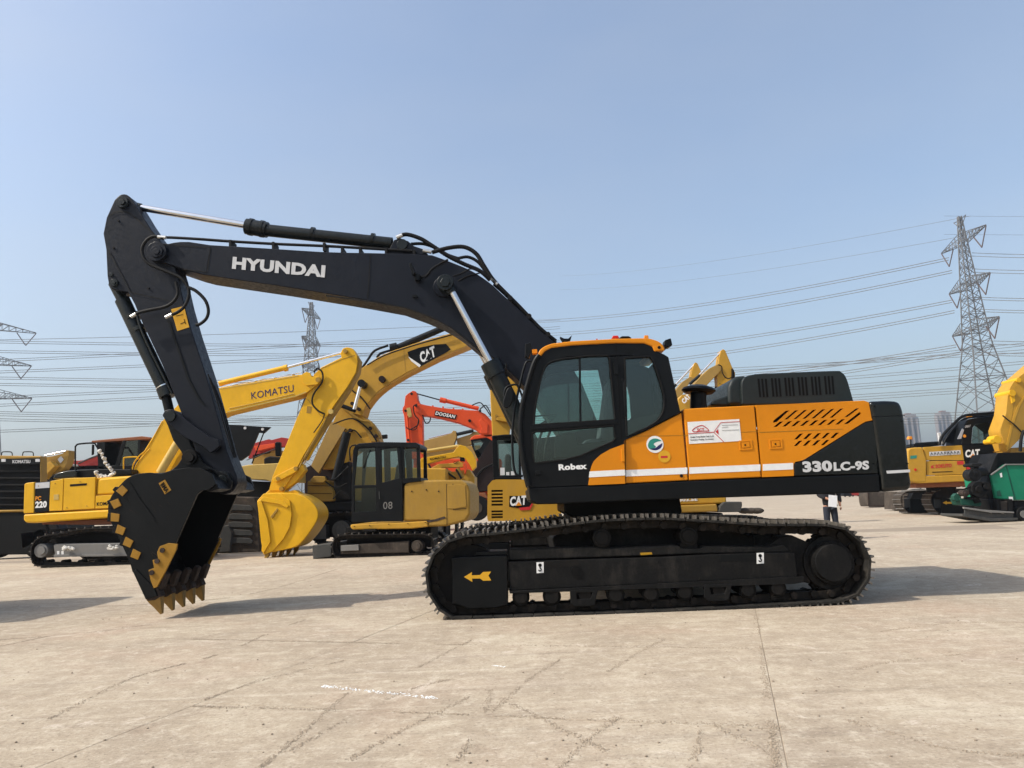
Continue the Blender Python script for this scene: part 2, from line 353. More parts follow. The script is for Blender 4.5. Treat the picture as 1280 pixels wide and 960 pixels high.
def track_path(F, outline, d, n_per=6):
    return cat_spline([F(x, y, d) for x, y in outline], n_per, True)
def resample(P, n):
    P = P+[P[0]]; L = [0]
    for a, b in zip(P, P[1:]): L.append(L[-1]+(b-a).length)
    out = []; j = 0
    for i in range(n):
        s = L[-1]*i/n
        while L[j+1] < s: j += 1
        t = (s-L[j])/max(1e-9, L[j+1]-L[j]); out.append(P[j].lerp(P[j+1], t))
    return out, L[-1]
def shoe_mesh(b, pitch, width, M4=Matrix.Identity(4), full=True):
    def bx(c, s): bmesh.ops.create_cube(b.bm, size=1, matrix=M4 @ Matrix.Translation(c) @ Matrix.Diagonal((*s, 1)))
    bx((0, width/2, -0.02), (pitch*0.95, width, 0.026))
    if full:
        for f in b.bm.faces: f.material_index = 2
    if not full: bx((0, width/2, -0.07), (pitch*1.0, width*0.4, 0.08))
    h = 0.052 if full else 0.06; nf = len(b.bm.faces)
    for k in (-0.38, 0.0, 0.38): bx((k*pitch, width/2, 0.012 if full else 0.006), (0.020, width*0.995, h)) if full or k == 0 else None
    b.bm.faces.ensure_lookup_table()
    for f in b.bm.faces[nf:]: f.material_index = 1
    if full:
        for yy in (0.34, 0.66):
            bx((0.0, width*yy, -0.085), (pitch*1.08, 0.05, 0.085))
            for bb in (-0.28, 0.28): bx((bb*pitch, width*yy-0.05, 0.002), (0.03, 0.03, 0.02))
def make_track(parent, F, outline, d0, width, count, name='track', single=True, mat='shoe'):
    """closed loop of steel shoes; outline = outer edge as seen on the near side"""
    P = track_path(F, outline, d0); Q, L = resample(P, count); pitch = L/count
    cen = sum(Q, Vector())/len(Q)
    mats = []
    for i, p in enumerate(Q):
        q = Q[(i+1) % count]; c = (p+q)/2; t = (q-p).normalized(); up = t.cross(F.n)
        if up.dot(c-cen) < 0: up = -up
        t2 = F.n.cross(up)
        m = Matrix((t2, F.n, up)).transposed().to_4x4(); m.translation = c; mats.append(m)
    if single:
        # inner chain belt as the part, every shoe a sub-part of it
        bb = B()
        for i in range(count):
            a, c = mats[i], mats[(i+1) % count]
            for yy in (0.30, 0.70):
                bb.cylinder(a @ Vector((pitch/2, width*yy-0.05, -0.10)), a @ Vector((pitch/2, width*yy+0.05, -0.10)), 0.042, 8)
        tr = bb.build(name, mat, parent, smooth=True); tr['kind'] = 'stuff'
        b = B(); shoe_mesh(b, pitch, width); me_o = b.build('track_shoe', mat, None); me_o.data.materials.append(M['worn']); me_o.data.materials.append(M['dusty'])
        off = ROOT[parent.name]
        me_o.parent = tr; me_o.matrix_basis = Matrix.Translation(-off) @ mats[0]
        for m4 in mats[1:]:
            c = me_o.copy(); COL.objects.link(c); c.parent = tr; c.matrix_basis = Matrix.Translation(-off) @ m4
        return tr
    b = B()
    for m4 in mats: shoe_mesh(b, pitch, width, m4, False)
    o = b.build(name, mat, parent); o.data.materials.append(M['worn' if mat == 'shoe' else 'lgrey']); o['kind'] = 'stuff'; return o

# ------------------------------------------------------------------ ground
gb = B()
gb.bm.faces.new([gb.bm.verts.new(p) for p in ((-1800, -40, -0.014), (1800, -40, -0.014), (1800, 2600, -0.014), (-1800, 2600, -0.014))])
ground = gb.build('ground', 'ground', None); tag(ground, kind='structure')
pA, pB = G(255, 799), G(977, 810); pC, pD = G(946, 771), G(971, 960); pE = G(571, 893)
gx = ((pB-pA).normalized()+Vector(((pC-pD).y, -(pC-pD).x, 0)).normalized()).normalized()
gy = Vector((-gx.y, gx.x, 0))
SW, SD = 3.8, abs((pE-pA).dot(gy))
o0 = pA+gx*(pC-pA).dot(gx)
slab0 = None
sb = B()
M4 = Matrix((gx, gy, Vector((0, 0, 1)))).transposed().to_4x4()
sb.box((0, 0, -0.03), (SW-0.005, SD-0.005, 0.06)); slab0 = sb.build('concrete_slab', 'ground', None, bevel=0.002, seg=1)
ground_children = []
first = True
for i in range(-6, 7):
    for j in range(-3, 9):
        c = o0+gx*(SW*(i+0.5))+gy*(SD*(j+0.5))
        if c.y < -1 or c.y > 22 or abs(c.x) > 4+c.y*0.95: continue
        s = slab0 if first else slab0.copy()
        if not first: COL.objects.link(s)
        first = False
        s.parent = ground; m = M4.copy(); m.translation = Vector((c.x, c.y, random.uniform(-0.0015, 0.0015))); s.matrix_basis = m
# joint filler dirt sheet just below slab tops
jb = B(); jb.bm.faces.new([jb.bm.verts.new(p) for p in ((-24, -3, -0.0035), (24, -3, -0.0035), (24, 24, -0.0035), (-24, 24, -0.0035))])
jo = jb.build('joint_filler', 'joint', None); jo.parent = ground
def ground_strip(name, mat, pts, w, z=0.004, jag=0.35, steps=14):
    P = [G(*p) for p in pts]; S = cat_spline(P, steps); b = B(); prev = None
    for i, p in enumerate(S):
        d = (S[min(i+1, len(S)-1)]-S[max(i-1, 0)]).normalized(); nn = Vector((-d.y, d.x, 0))
        e = min(1, 5*min(i, len(S)-1-i)/len(S)+0.15)
        ww = w*e*random.uniform(1-jag, 1+jag); off = nn*random.uniform(-0.5, 0.5)*w*0.8
        a = b.bm.verts.new((p.x+nn.x*ww/2+off.x, p.y+nn.y*ww/2+off.y, z)); c = b.bm.verts.new((p.x-nn.x*ww/2+off.x, p.y-nn.y*ww/2+off.y, z))
        if prev: b.bm.faces.new((prev[0], a, c, prev[1]))
        prev = (a, c)
    o = b.build(name, mat, None); o.parent = ground; return o
cracks = [[(325, 960), (380, 915), (434, 866)], [(418, 960), (500, 915), (585, 872)], [(571, 950), (600, 905), (615, 860)], [(700, 960), (740, 920), (775, 897)],
          [(255, 824), (300, 808), (340, 790), (380, 775)], [(520, 836), (560, 815), (590, 800)], [(875, 915), (872, 940), (860, 960)],
          [(255, 875), (330, 850), (430, 826)], [(580, 915), (620, 885), (660, 850), (700, 825)], [(240, 799), (420, 803), (580, 806), (980, 811)], [(240, 883), (420, 888), (600, 894), (980, 909)],
          [(946, 771), (958, 860), (971, 960)], [(360, 940), (430, 900), (450, 885)], [(470, 880), (520, 860), (560, 850)], [(760, 840), (800, 815), (830, 800)], [(890, 905), (960, 940)],
          [(100, 760), (300, 745), (420, 712)], [(0, 800), (120, 790), (260, 770)], [(60, 900), (160, 850), (230, 830)], [(1020, 850), (1100, 830), (1200, 818)], [(1060, 900), (1180, 935), (1280, 945)], [(1100, 790), (1180, 780), (1280, 778)], [(640, 880), (690, 905), (760, 940)]]
crn = random.Random(21)
def crumb_line(pts, spread, dens, big, mat='crack', name='crumb_trail'):
    S = cat_spline([G(*p) for p in pts], 30); b = B(); L = sum((q-p).length for p, q in zip(S, S[1:]))
    for k in range(int(L*dens)):
        f = crn.random()*(len(S)-1); i = int(f); p = S[i].lerp(S[min(i+1, len(S)-1)], f-i)
        if math.sin(p.x*3.1+p.y*5.3)+math.sin(p.x*7.7) < -0.9: continue
        x = p.x+crn.gauss(0, spread); y = p.y+crn.gauss(0, spread); r = crn.uniform(0.3, 1)*big; a0 = crn.random()*6.28; ns = crn.choice((3, 4, 5))
        top = b.bm.verts.new((x, y, 0.004+r*0.35))
        vs = [b.bm.verts.new((x+r*math.cos(a0+6.283*j/ns)*crn.uniform(.6, 1.3), y+r*math.sin(a0+6.283*j/ns)*crn.uniform(.6, 1.3), 0.002)) for j in range(ns)]
        for j in range(ns): b.bm.faces.new((vs[j], vs[(j+1) % ns], top))
    o = b.build(name, mat, None); o['kind'] = 'stuff'; o.parent = ground
for c in cracks: crumb_line(c, 0.014, 260, 0.006)
crumb_line([(404, 858), (470, 865), (545, 873)], 0.016, 190, 0.010, 'white', 'painted_mark')
crumb_line([(616, 832), (632, 834)], 0.008, 300, 0.007, 'white', 'painted_mark')
# small loose stones
stb = B()
for k in range(300):
    px, py = random.uniform(0, 1280), random.choice([random.uniform(700, 780), random.uniform(770, 960)])
    p = G(px, py); r = random.uniform(0.003, 0.010)
    bmesh.ops.create_icosphere(stb.bm, subdivisions=1, radius=r, matrix=Matrix.Translation((p.x, p.y, r*0.35)) @ Matrix.Diagonal((1, random.uniform(.6, 1), .6, 1)))
so = stb.build('gravel', 'joint', None); tag(so, 'small loose stones scattered on the concrete yard', 'gravel', kind='stuff')

# ================================================================== MAIN EXCAVATOR
YT = G(565, 775).y*0.5+G(1050, 757).y*0.5
print('YT', YT, G(565, 775), G(1050, 757))
YC = YT+1.6                                # centre line of the machine
base = Vector((G(800, 765).x, YC, 0))
EX = thing('excavator', base, 'black and orange crawler excavator with long navy boom in front of the row', 'excavator')
TF = Frame(YT)
# --- tracks
outl = A6([(220, 622), (165, 590), (130, 545), (95, 490), (80, 430), (90, 350), (130, 275), (190, 222), (250, 195), (370, 185), (500, 172), (640, 155), (800, 133), (1000, 112), (1280, 104)]) + \
       A7([(260, 112), (400, 120), (640, 135), (850, 135), (990, 142), (1070, 180), (1130, 245), (1163, 325), (1158, 410), (1110, 490), (1030, 532), (880, 546)]) + [(830, 767), (700, 771.5)]
make_track(EX, TF, outl, 0.0, 0.62, 49)
dG = 2.6
# far track: same loop moved back
Pn = [TF(x, y, 0) for x, y in outl]
def shifted(F, pts, dd):      # columns and rows at which the near loop would be seen dd metres further back
    out = []
    for x, y in pts:
        p = F(x, y, 0)+Vector((0, dd, 0)); q = CR.inverted() @ (p-CP); out.append((640+q.x/-q.z*FPX, 480-q.y/-q.z*FPX))
    return out
make_track(EX, TF, shifted(TF, outl, dG), dG, 0.62, 49)
for sd in (0.0, dG):
    sh = (lambda pts, sd=sd: shifted(TF, pts, sd))
    a = sd
    fr = pr('track_frame', 'chassis', EX, TF, sh(A6([(500, 328), (1280, 305)]) + A7([(350, 292), (775, 280), (790, 405)]) + A6([(512, 475)])), a+0.10, a+0.52, 0.012)
    pr('frame_top', 'dusty', EX, TF, sh(A6([(505, 322), (505, 268), (700, 262), (930, 255), (1010, 262), (1280, 248)]) + A7([(190, 246), (210, 262), (300, 262), (320, 250), (640, 255), (720, 240), (765, 282), (350, 288)])), a+0.16, a+0.46, 0.02)
    pr('frame_flange', 'chassis', EX, TF, sh(A6([(506, 476)]) + A7([(820, 402), (820, 432), (770, 440)]) + A6([(510, 488)])), a+0.07, a+0.55, 0.004)
    cv = pr('idler_cover', 'black', EX, TF, sh(A6([(218, 308), (290, 304), (496, 296), (500, 548), (470, 552), (440, 560), (300, 565), (262, 548), (222, 540)])), a+0.075, a+0.545, 0.012)
    pr('cover_step', 'black', EX, TF, sh(A6([(340, 280), (495, 276), (495, 294), (340, 298)])), a+0.12, a+0.5, 0.006)
    B().disc(TF, sh(A6([(305, 415)]))[0], 42, a+0.2, a+0.42, 48).build('idler_wheel', 'steel', EX, 0.01)
    # rollers
    for (x, y, r) in [(565, 505, 43), (720, 503, 45), (885, 498, 42), (1040, 494, 44), (1215, 489, 42)]:
        c = sh(A6([(x, y)]))[0]; b = B(); b.disc(TF, c, r/4, a+0.13, a+0.25, 24); b.disc(TF, c, r/4, a+0.37, a+0.49, 24); b.disc(TF, c, r/4*0.75, a+0.08, a+0.54, 20)
        b.build('track_roller', 'steel', EX, 0.006)
    for (x, y, r) in [(225, 480, 43), (395, 474, 42), (540, 470, 42), (690, 462, 42), ]:
        c = sh(A7([(x, y)]))[0]; b = B(); b.disc(TF, c, r/4, a+0.13, a+0.25, 24); b.disc(TF, c, r/4, a+0.37, a+0.49, 24); b.disc(TF, c, r/4*0.75, a+0.08, a+0.54, 20)
        b.build('track_roller', 'steel', EX, 0.006)
    for A, x0 in ((A6, 885), (A7, 395)):
        yy = 0 if A is A6 else -26
        pr('roller_guard', 'chassis', EX, TF, sh(A([(x0-75, 470+yy), (x0+65, 466+yy), (x0+50, 545+yy), (x0+20, 552+yy), (x0-55, 552+yy), (x0-72, 535+yy)])), a+0.06, a+0.10, 0.006,
           holes=[sh(A([(x0-45, 485+yy), (x0+38, 483+yy), (x0+28, 515+yy), (x0-38, 518+yy)]))])
    for A, x, y in ((A6, 970, 210), (A7, 245, 200)):
        c = sh(A([(x, y)]))[0]; b = B(); b.disc(TF, c, 11.5, a+0.12, a+0.46, 28); b.disc(TF, c, 8, a+0.09, a+0.12, 24); b.build('carrier_roller', 'steel', EX, 0.008)
        pr('roller_bracket', 'chassis', EX, TF, sh(A([(x-35, y+20), (x+35, y+20), (x+50, y+70), (x-50, y+70)])), a+0.2, a+0.4, 0.01)
    pr('motor_guard', 'chassis', EX, TF, sh(A7([(640, 250), (700, 205), (760, 196), (850, 235), (880, 330), (850, 440), (790, 420), (770, 285)])), a+0.24, a+0.48, 0.01)
    c = sh(A7([(968, 335)]))[0]
    b = B(); b.disc(TF, c, 38, a+0.26, a+0.36, 48)
    for k in range(21):
        aa = 2*math.pi*k/21; p0 = TF(c[0], c[1], a+0.31); rr = TF.m(39)
        b.box(p0+Vector((math.cos(aa)*rr, 0, math.sin(aa)*rr)), (0.055, 0.09, 0.075), Matrix.Rotation(-aa, 3, 'Y') @ Matrix.Rotation(0, 3, 'X'))
    b.build('sprocket', 'steel', EX, 0.006)
    b = B(); b.disc(TF, c, 22, a+0.0, a+0.30, 40)
    b.disc(TF, c, 26, a+0.10, a+0.28, 40); b.disc(TF, (c[0]-4, c[1]), 33, a+0.2, a+0.27, 40)
    for k in range(20):
        aa = 2*math.pi*k/20; p0 = TF(c[0], c[1], a+0.11); rr = TF.m(24)
        b.cylinder(p0+Vector((math.cos(aa)*rr, 0, math.sin(aa)*rr)), p0+Vector((math.cos(aa)*rr, -0.015, math.sin(aa)*rr)), 0.014, 6)
    b.build('final_drive', 'chassis', EX, 0.02)
    # grease hole: a black disc on the frame paints its inner shade
    B().disc(TF, sh(A6([(840, 377)]))[0], 6.2, a+0.085, a+0.101, 24).build('grease_hole_shade', 'blackprint', fr, 0.0)
# car body between the tracks
cbF = Frame(YT+0.5)
pr('undercarriage_centre', 'chassis', EX, cbF, [(690, 672), (720, 655), (770, 650), (860, 648), (900, 655), (945, 672), (940, 712), (700, 716)], 0.0, 2.2, 0.03)
B().cylinder((base.x, YC, 0.95), (base.x, YC, 1.23), 0.72, 48).build('slewing_ring', 'chassis', EX, 0.01)
pr('swing_skirt', 'black', EX, Frame(YT+0.85), [(705, 627), (850, 623), (853, 640), (850, 644), (715, 646), (705, 640)], 0, 1.6, 0.02)
# prints on the track frame
arF = Frame(YT+0.072)
pr('arrow_print', 'sticker', EX, arF, A6([(280, 405), (320, 380), (318, 397), (360, 395), (375, 380), (415, 378), (402, 398), (416, 422), (376, 424), (360, 412), (320, 413), (322, 430)]), 0, 0.003, 0)
stF = Frame(YT+0.096)
for A, x0, y0 in ((A6, 642, 330), (A7, 583, 283)):
    st = pr('hook_sticker', 'white', EX, stF, A([(x0, y0+2), (x0+36, y0), (x0+37, y0+54), (x0+1, y0+56)]), 0, 0.003, 0)
    b = B(); cc = A([(x0+18, y0+16)])[0]; b.disc(stF, cc, 2.1, -0.003, -0.001, 16)
    b.tube([stF(*A([(x0+q[0], y0+q[1])])[0], -0.002) for q in ((18, 20), (18, 30), (24, 36), (22, 44), (15, 45), (11, 39))], 0.0075, 6)
    b.build('hook_sign', 'blackprint', st, 0)
pr('stripe_sticker', 'sticker', EX, Frame(YT+0.155), A6([(1160, 284), (1218, 281), (1222, 292), (1164, 296)]), 0, 0.003, 0)
pr('number_strip', 'steel', EX, stF, A6([(690, 327), (855, 320), (857, 352), (692, 358)]), 0.001, 0.004, 0)
pr('number_strip', 'black', EX, stF, A7([(400, 295), (575, 290), (575, 322), (402, 326)]), 0.0, 0.004, 0)

# --- upper structure
YB = YT+0.10                                # near face of the house
UF = Frame(YB)
W = 2.95
sill = pr('sill_frame', 'black', EX, UF, [(660, 609.5), (781, 605), (860, 601.5)] + A5([(1045, 650), (1052, 652), (1058, 735)]) + [(860, 623.5), (740, 628), (700, 630), (672, 630.5), (663, 626)], -0.02, W, 0.03)
pr('floor_deck', 'black', EX, UF, [(670, 600), (1098, 588), (1100, 600), (668, 612)], 0.1, W-0.1, 0)
cw = pr('counterweight', 'gloss', EX, UF, A5([(1003, 306), (1085, 303)]) + sm(A5([(1128, 305), (1150, 315), (1164, 345), (1172, 385)]), 3) + A5([(1188, 540), (1198, 640)]) + sm(A5([(1206, 690), (1203, 712), (1188, 725)]), 3) + A5([(1064, 735), (1058, 655), (1040, 520), (1022, 395)]), -0.03, W+0.02, 0.05, seg=4)
pr('stripe', 'silver', cw, Frame(YB-0.033), A5([(1084, 634), (1195, 628), (1196, 641), (1100, 647), (1088, 647)]), -0.002, 0.001, 0)
pr('top_joint', 'black', cw, Frame(YB-0.031), A5([(1018, 378), (1171, 372), (1171.5, 376), (1018, 382)]), -0.001, 0.001, 0)
# side doors and panels (near side)
pA_ = [(781.5, 549.5), (790, 546), (810, 537.5), (830, 527), (852, 516)] + [(860.2, 600.3), (781.5, 604.2)]
panel = pr('side_panel', 'orange', EX, UF, pA_, 0, 0.12, 0.012)
pB_ = A5([(130, 346), (140, 343), (463, 326), (495, 664), (156, 679)])
pr('engine_door', 'orange', EX, UF, pB_, 0, 0.12, 0.012)
slots = []
T = lambda x0, y0, x1, y1, w=15: A5([(x0, y0), (x0+w, y0-1), (x1, y1), (x1-w, y1+1)])
slots.append(A5([(551, 408), (553, 398), (610, 352), (628, 350), (572, 403)]))
for i in range(6): slots.append(T(604+i*42.5, 393-i*1.6, 670+i*42.5, 349-i*1.6))
slots.append(T(886, 382, 957, 340, 16))
slots.append(A5([(884, 415), (960, 356), (966, 366), (905, 413)]))
for i in range(8): slots.append(T(553+i*41.5, 428-i*1.6, 600+i*41.5, 402-i*1.6, 17))
for i in range(5): slots.append(T(650+i*42.5, 487-i*1.6, 693+i*42.5, 459-i*1.2, 17))
for i in range(4): slots.append(T(648+i*42.5, 518-i*1.2, 690+i*42.5, 492-i*1.2, 17))
pC_ = A5([(470, 325.5), (985, 306), (1001, 312), (1015, 388), (1019, 396), (985, 403), (940, 430), (700, 580), (680, 588), (656, 592), (648, 604), (649, 658), (500, 664)])
slotted('radiator_door', 'orange', EX, UF, pC_, 0, 0.03, slots)
pr('door_backing', 'blackprint', EX, UF, A5([(476, 330), (1000, 312), (1012, 390), (660, 600), (505, 655)]), 0.07, 0.10, 0)
pr('rear_panel', 'gloss', EX, UF, A5([(1021, 398), (1040, 520), (1047, 648), (652, 659), (651, 604), (658, 595), (684, 590), (702, 583), (942, 433), (985, 406)]), 0.0, 0.12, 0.012)
# top deck edge under the hood
pr('deck_top', 'orange', EX, UF, A5([(132, 342), (985, 303), (985, 312), (132, 350)]), 0.05, W-0.05, 0.01)
pr('far_side', 'orange', EX, UF, [(852, 516), (1100, 505), (1098, 590), (862, 600)], W-0.05, W, 0.0, trace=0)
# white stripe split by the seams
sT = Frame(YB-0.002)
def stripe_seg(x0, x1):
    f = lambda x, top: (x, (589.6 if top else 597.6)+((x-736)/(993-736))*(-11.0 if top else -10.9))
    pr('white_stripe', 'white', EX, sT, [f(x0, 1), f(x1, 1), f(x1, 0), f(x0, 0)], -0.001, 0.0015, 0)
stripe_seg(781.8, 859.2); stripe_seg(861.7, 950.5); stripe_seg(953.5, 991.5)
pr('crease', 'wearyellow', EX, sT, A5([(130, 466), (478, 448), (478, 450), (130, 469)]), 0, 0.0015, 0)
pr('crease', 'wearyellow', EX, sT, A5([(486, 452), (880, 437), (878, 439), (486, 455)]), 0, 0.0015, 0)
pr('crease', 'wearyellow', EX, sT, A5([(-130, 471), (128, 467), (128, 469), (-130, 473)]), 0, 0.0015, 0)
for x0, y0 in ((390, 488), (532, 483)):
    hl = pr('latch', 'orange', EX, sT, A5([(x0, y0+4), (x0+62, y0), (x0+66, y0+47), (x0+4, y0+50)]), -0.006, 0.001, 0.003, holes=[A5([(x0+8, y0+11), (x0+54, y0+8), (x0+57, y0+39), (x0+11, y0+42)])])
    pr('latch_pull', 'orange', hl, sT, A5([(x0+14, y0+13), (x0+50, y0+11), (x0+52, y0+36), (x0+16, y0+39)]), -0.009, 0.0, 0.003)
    B().disc(sT, A5([(x0+30, y0+25)])[0], 1.1, -0.012, -0.009, 12).build('lock', 'blackprint', hl)
for p in (A5([(120, 658)])[0],): B().disc(sT, p, 2, -0.006, 0, 16).build('plug', 'blackprint', EX)
# round decals
dec = B().disc(sT, (818.7, 555.5), 10.6, -0.003, 0, 32).build('round_decal', 'white', EX)
pr('decal_swirl', 'greenprint', dec, Frame(YB-0.006), sm([(810, 556), (813, 550), (820, 548), (827, 551), (822, 552), (817, 555), (820, 559), (812, 561)], 3, True), 0, 0.001, 0)
pr('decal_swirl', 'blueprint', dec, Frame(YB-0.006), sm([(828, 554), (826, 560), (819, 563), (812, 561), (819, 560), (823, 557)], 3, True), 0, 0.001, 0)
dec2 = B().disc(sT, (830.5, 570.5), 7.6, -0.003, 0, 32).build('round_decal', 'sticker', EX)
pr('decal_bar', 'redprint', dec2, Frame(YB-0.006), [(826, 570), (834.5, 569.6), (834.5, 572.4), (826, 572.6)], 0, 0.001, 0)
text('330', 'silver', EX, Frame(YB-0.004), *A5([(693, 642), (832, 637), (690, 590)]), 0, 0.05, slant=-0.2)
text('LC-9S', 'silver', EX, Frame(YB-0.004), *A5([(838, 637), (1004, 629), (836, 594)]), 0, 0.045)
# banner sticker with company lines
bnF = Frame(YB-0.004)
bn = pr('company_banner', 'white', EX, bnF, A5([(148, 405), (392, 391), (402, 494), (156, 508)]), 0, 0.002, 0)
bp = Frame(YB-0.007)
def line(F, pts, w, mat, parent, name='print_line'):
    b = B()
    for a, c in zip(pts, pts[1:]):
        dx, dy = c[0]-a[0], c[1]-a[1]; L = math.hypot(dx, dy); nx, ny = -dy/L*w/2, dx/L*w/2
        b.prism(F, [(a[0]+nx, a[1]+ny), (c[0]+nx, c[1]+ny), (c[0]-nx, c[1]-ny), (a[0]-nx, a[1]-ny)], 0, 0.001)
    return b.build(name, mat, parent)
line(bp, D8([(215, 343), (555, 322)]), 0.8, 'redprint', bn); line(bp, D8([(555, 322), (650, 195), (905, 180)]), 0.7, 'redprint', bn)
line(bp, D8([(555, 322), (690, 452)]), 0.8, 'redprint', bn)
line(bp, sm(D8([(270, 300), (300, 270), (350, 245), (400, 232), (440, 252), (480, 285), (485, 305), (400, 308), (300, 318), (270, 300)]), 3), 1.0, 'redprint', bn, 'car_outline')
text('SCT', 'redprint', bn, bp, *D8([(335, 312), (430, 305), (335, 272)]), 0, 0.03, 'banner_lettering', 0.001)
pr('triangle_print', 'redprint', bn, bp, D8([(580, 318), (615, 280), (622, 355)]), 0, 0.001, 0)
text('Shanghai Trading Machine Trade Co.,ltd', 'blackprint', bn, bp, *D8([(245, 402), (555, 388), (245, 378)]), 0, 0.01, 'banner_lettering', 0.001)
text('Excavator Trading Co.,Limited', 'blackprint', bn, bp, *D8([(248, 440), (552, 426), (248, 416)]), 0, 0.01, 'banner_lettering', 0.001)
for yy, x1 in ((232, 880), (262, 750), (300, 895)):
    line(bp, D8([(665, yy), (x1, yy-9)]), 0.35, 'grey', bn)

# --- hood, exhaust, pre-cleaner
HF = Frame(YB+0.75)
hsl = []
for gidx in range(6):
    for k in range(3):
        x0 = 478+gidx*62.5+k*17; y0 = 201-gidx*2.6
        hsl.append(A5([(x0, y0), (x0+9, y0), (x0+17, y0+86), (x0+8, y0+87)]))
hood = pr('engine_hood', 'hood', EX, HF, A5([(422, 324), (405, 322)]) + sm(A5([(402, 260), (404, 215), (424, 190), (470, 178)]), 4) + sm(A5([(600, 172), (840, 163), (872, 168), (892, 186), (905, 215)]), 3) + A5([(930, 303), (925, 320)]), 0, 1.5, 0.05, seg=3)
# hood slots: black strips on the surface paint the shade of recesses
for q in hsl: pr('hood_slot_shade', 'blackprint', hood, HF, q, -0.004, 0.01, 0)
pr('front_hood', 'hood', EX, HF, A5([(338, 325), (340, 240), (352, 205), (385, 188), (430, 184), (430, 325)]), 0.06, 1.4, 0.05, seg=3)
pr('low_cover', 'hood', EX, HF, A5([(256, 328), (264, 303), (300, 290), (342, 276), (342, 328)]), 0.1, 1.2, 0.03)
PF = Frame(YB+0.55)
b = B()
c0 = PF(*A5([(198, 345)])[0]); c1 = PF(*A5([(200, 262)])[0]); ax = (c1-c0).normalized(); mk = PF.m(1/3.765)
b.cylinder(c0, c1, 37*mk, 28); pre = b.build('air_pipe', 'black', EX, smooth=True)
b = B(); u0 = c1-ax*0.02
b.cylinder(u0, u0+ax*0.035, 66*mk, 36, 80*mk); b.cylinder(u0+ax*0.035, u0+ax*0.065, 80*mk, 36, 72*mk); b.cylinder(u0+ax*0.065, u0+ax*0.10, 72*mk, 36, 36*mk); b.build('air_cap', 'black', EX, smooth=True)
q0 = PF(*A5([(232, 345)])[0], 0.3); B().cylinder(q0, q0+Vector((0, 0, 0.25)), 0.025, 12).build('vent_post', 'black', EX, smooth=True)
for x in (700, 860):   # grab rail behind, over the hood
    pass
# --- cab
CW = 1.02
CFr = Frame(YB-0.02)
cab_out = A4([(122, 838), (112, 775), (96, 700), (86, 600), (84, 540), (90, 450), (112, 350), (150, 222), (172, 185), (195, 160), (225, 143), (340, 126), (560, 116), (700, 116), (745, 130), (760, 155), (800, 172), (822, 186), (882, 462), (840, 480), (720, 545), (605, 600), (608, 815)])
win1 = sm(A4([(150, 525), (156, 440), (176, 330), (200, 245), (235, 210), (300, 194)]), 3) + A4([(420, 180), (515, 178), (528, 190), (534, 260), (556, 490), (548, 500)])
win2 = A4([(142, 568), (160, 558), (330, 545), (548, 528), (558, 590), (545, 608), (470, 640), (380, 680), (300, 700), (155, 716), (145, 680)])
win3 = A4([(604, 190), (725, 182), (738, 190), (762, 250)]) + sm(A4([(785, 320), (800, 380), (800, 440), (775, 495), (720, 535), (660, 562)]), 3) + A4([(614, 582)])
cab = pr('cab_side', 'black', EX, CFr, cab_out, 0, 0.06, 0.008, holes=[win1, win2, win3])
cabf = pr('cab_side', 'black', EX, CFr, cab_out, CW-0.06, CW, 0, holes=[A4([(150, 560), (156, 440), (176, 330), (200, 245), (235, 210), (300, 194), (420, 180), (515, 178), (534, 260), (570, 490), (548, 520)]),
     A4([(604, 205), (640, 200), (668, 240), (690, 320), (700, 440), (680, 470), (612, 480)])], trace=0)
for w, nm in ((win1, 'door_window'), (win2, 'lower_window'), (win3, 'rear_side_window')):
    pr(nm, 'glass', EX, CFr, w, 0.025, 0.031, 0)
pr('far_window', 'glass', EX, CFr, A4([(150, 560), (156, 440), (200, 245), (300, 194), (515, 178), (570, 490)]), CW-0.03, CW-0.024, 0, trace=0)
pr('far_window', 'glass', EX, CFr, A4([(604, 205), (640, 200), (690, 320), (700, 440), (612, 480)]), CW-0.03, CW-0.024, 0, trace=0)
roof = pr('cab_roof', 'orange', EX, CFr, sm(A4([(167, 182), (178, 152), (205, 130), (240, 117)]), 3) + A4([(340, 105), (560, 93), (690, 90)]) + sm(A4([(730, 92), (770, 105), (795, 125), (806, 152)]), 3) + A4([(752, 157), (742, 132), (700, 116), (560, 115), (340, 126), (238, 139), (205, 155), (184, 182)]), -0.015, CW+0.01, 0.015, seg=3)
B().disc(CFr, A4([(776, 137)])[0], 2, -0.02, -0.01, 12).build('roof_bolt', 'blackprint', roof)
# ceiling, floor, rear wall
pr('cab_ceiling', 'interior', EX, CFr, A4([(240, 145), (700, 122), (740, 140), (240, 160)]), 0.02, CW-0.02, 0)
pr('cab_floor', 'interior', EX, CFr, A4([(110, 740), (608, 700), (608, 820), (125, 838)]), 0.06, CW-0.06, 0)
pr('cab_rear', 'black', EX, CFr, A4([(790, 172), (822, 190), (880, 460), (830, 480), (820, 400)]), 0.06, CW-0.06, 0)
pr('rear_base', 'interior', EX, CFr, A4([(620, 500), (860, 450), (870, 470), (620, 600)]), 0.08, CW-0.08, 0)
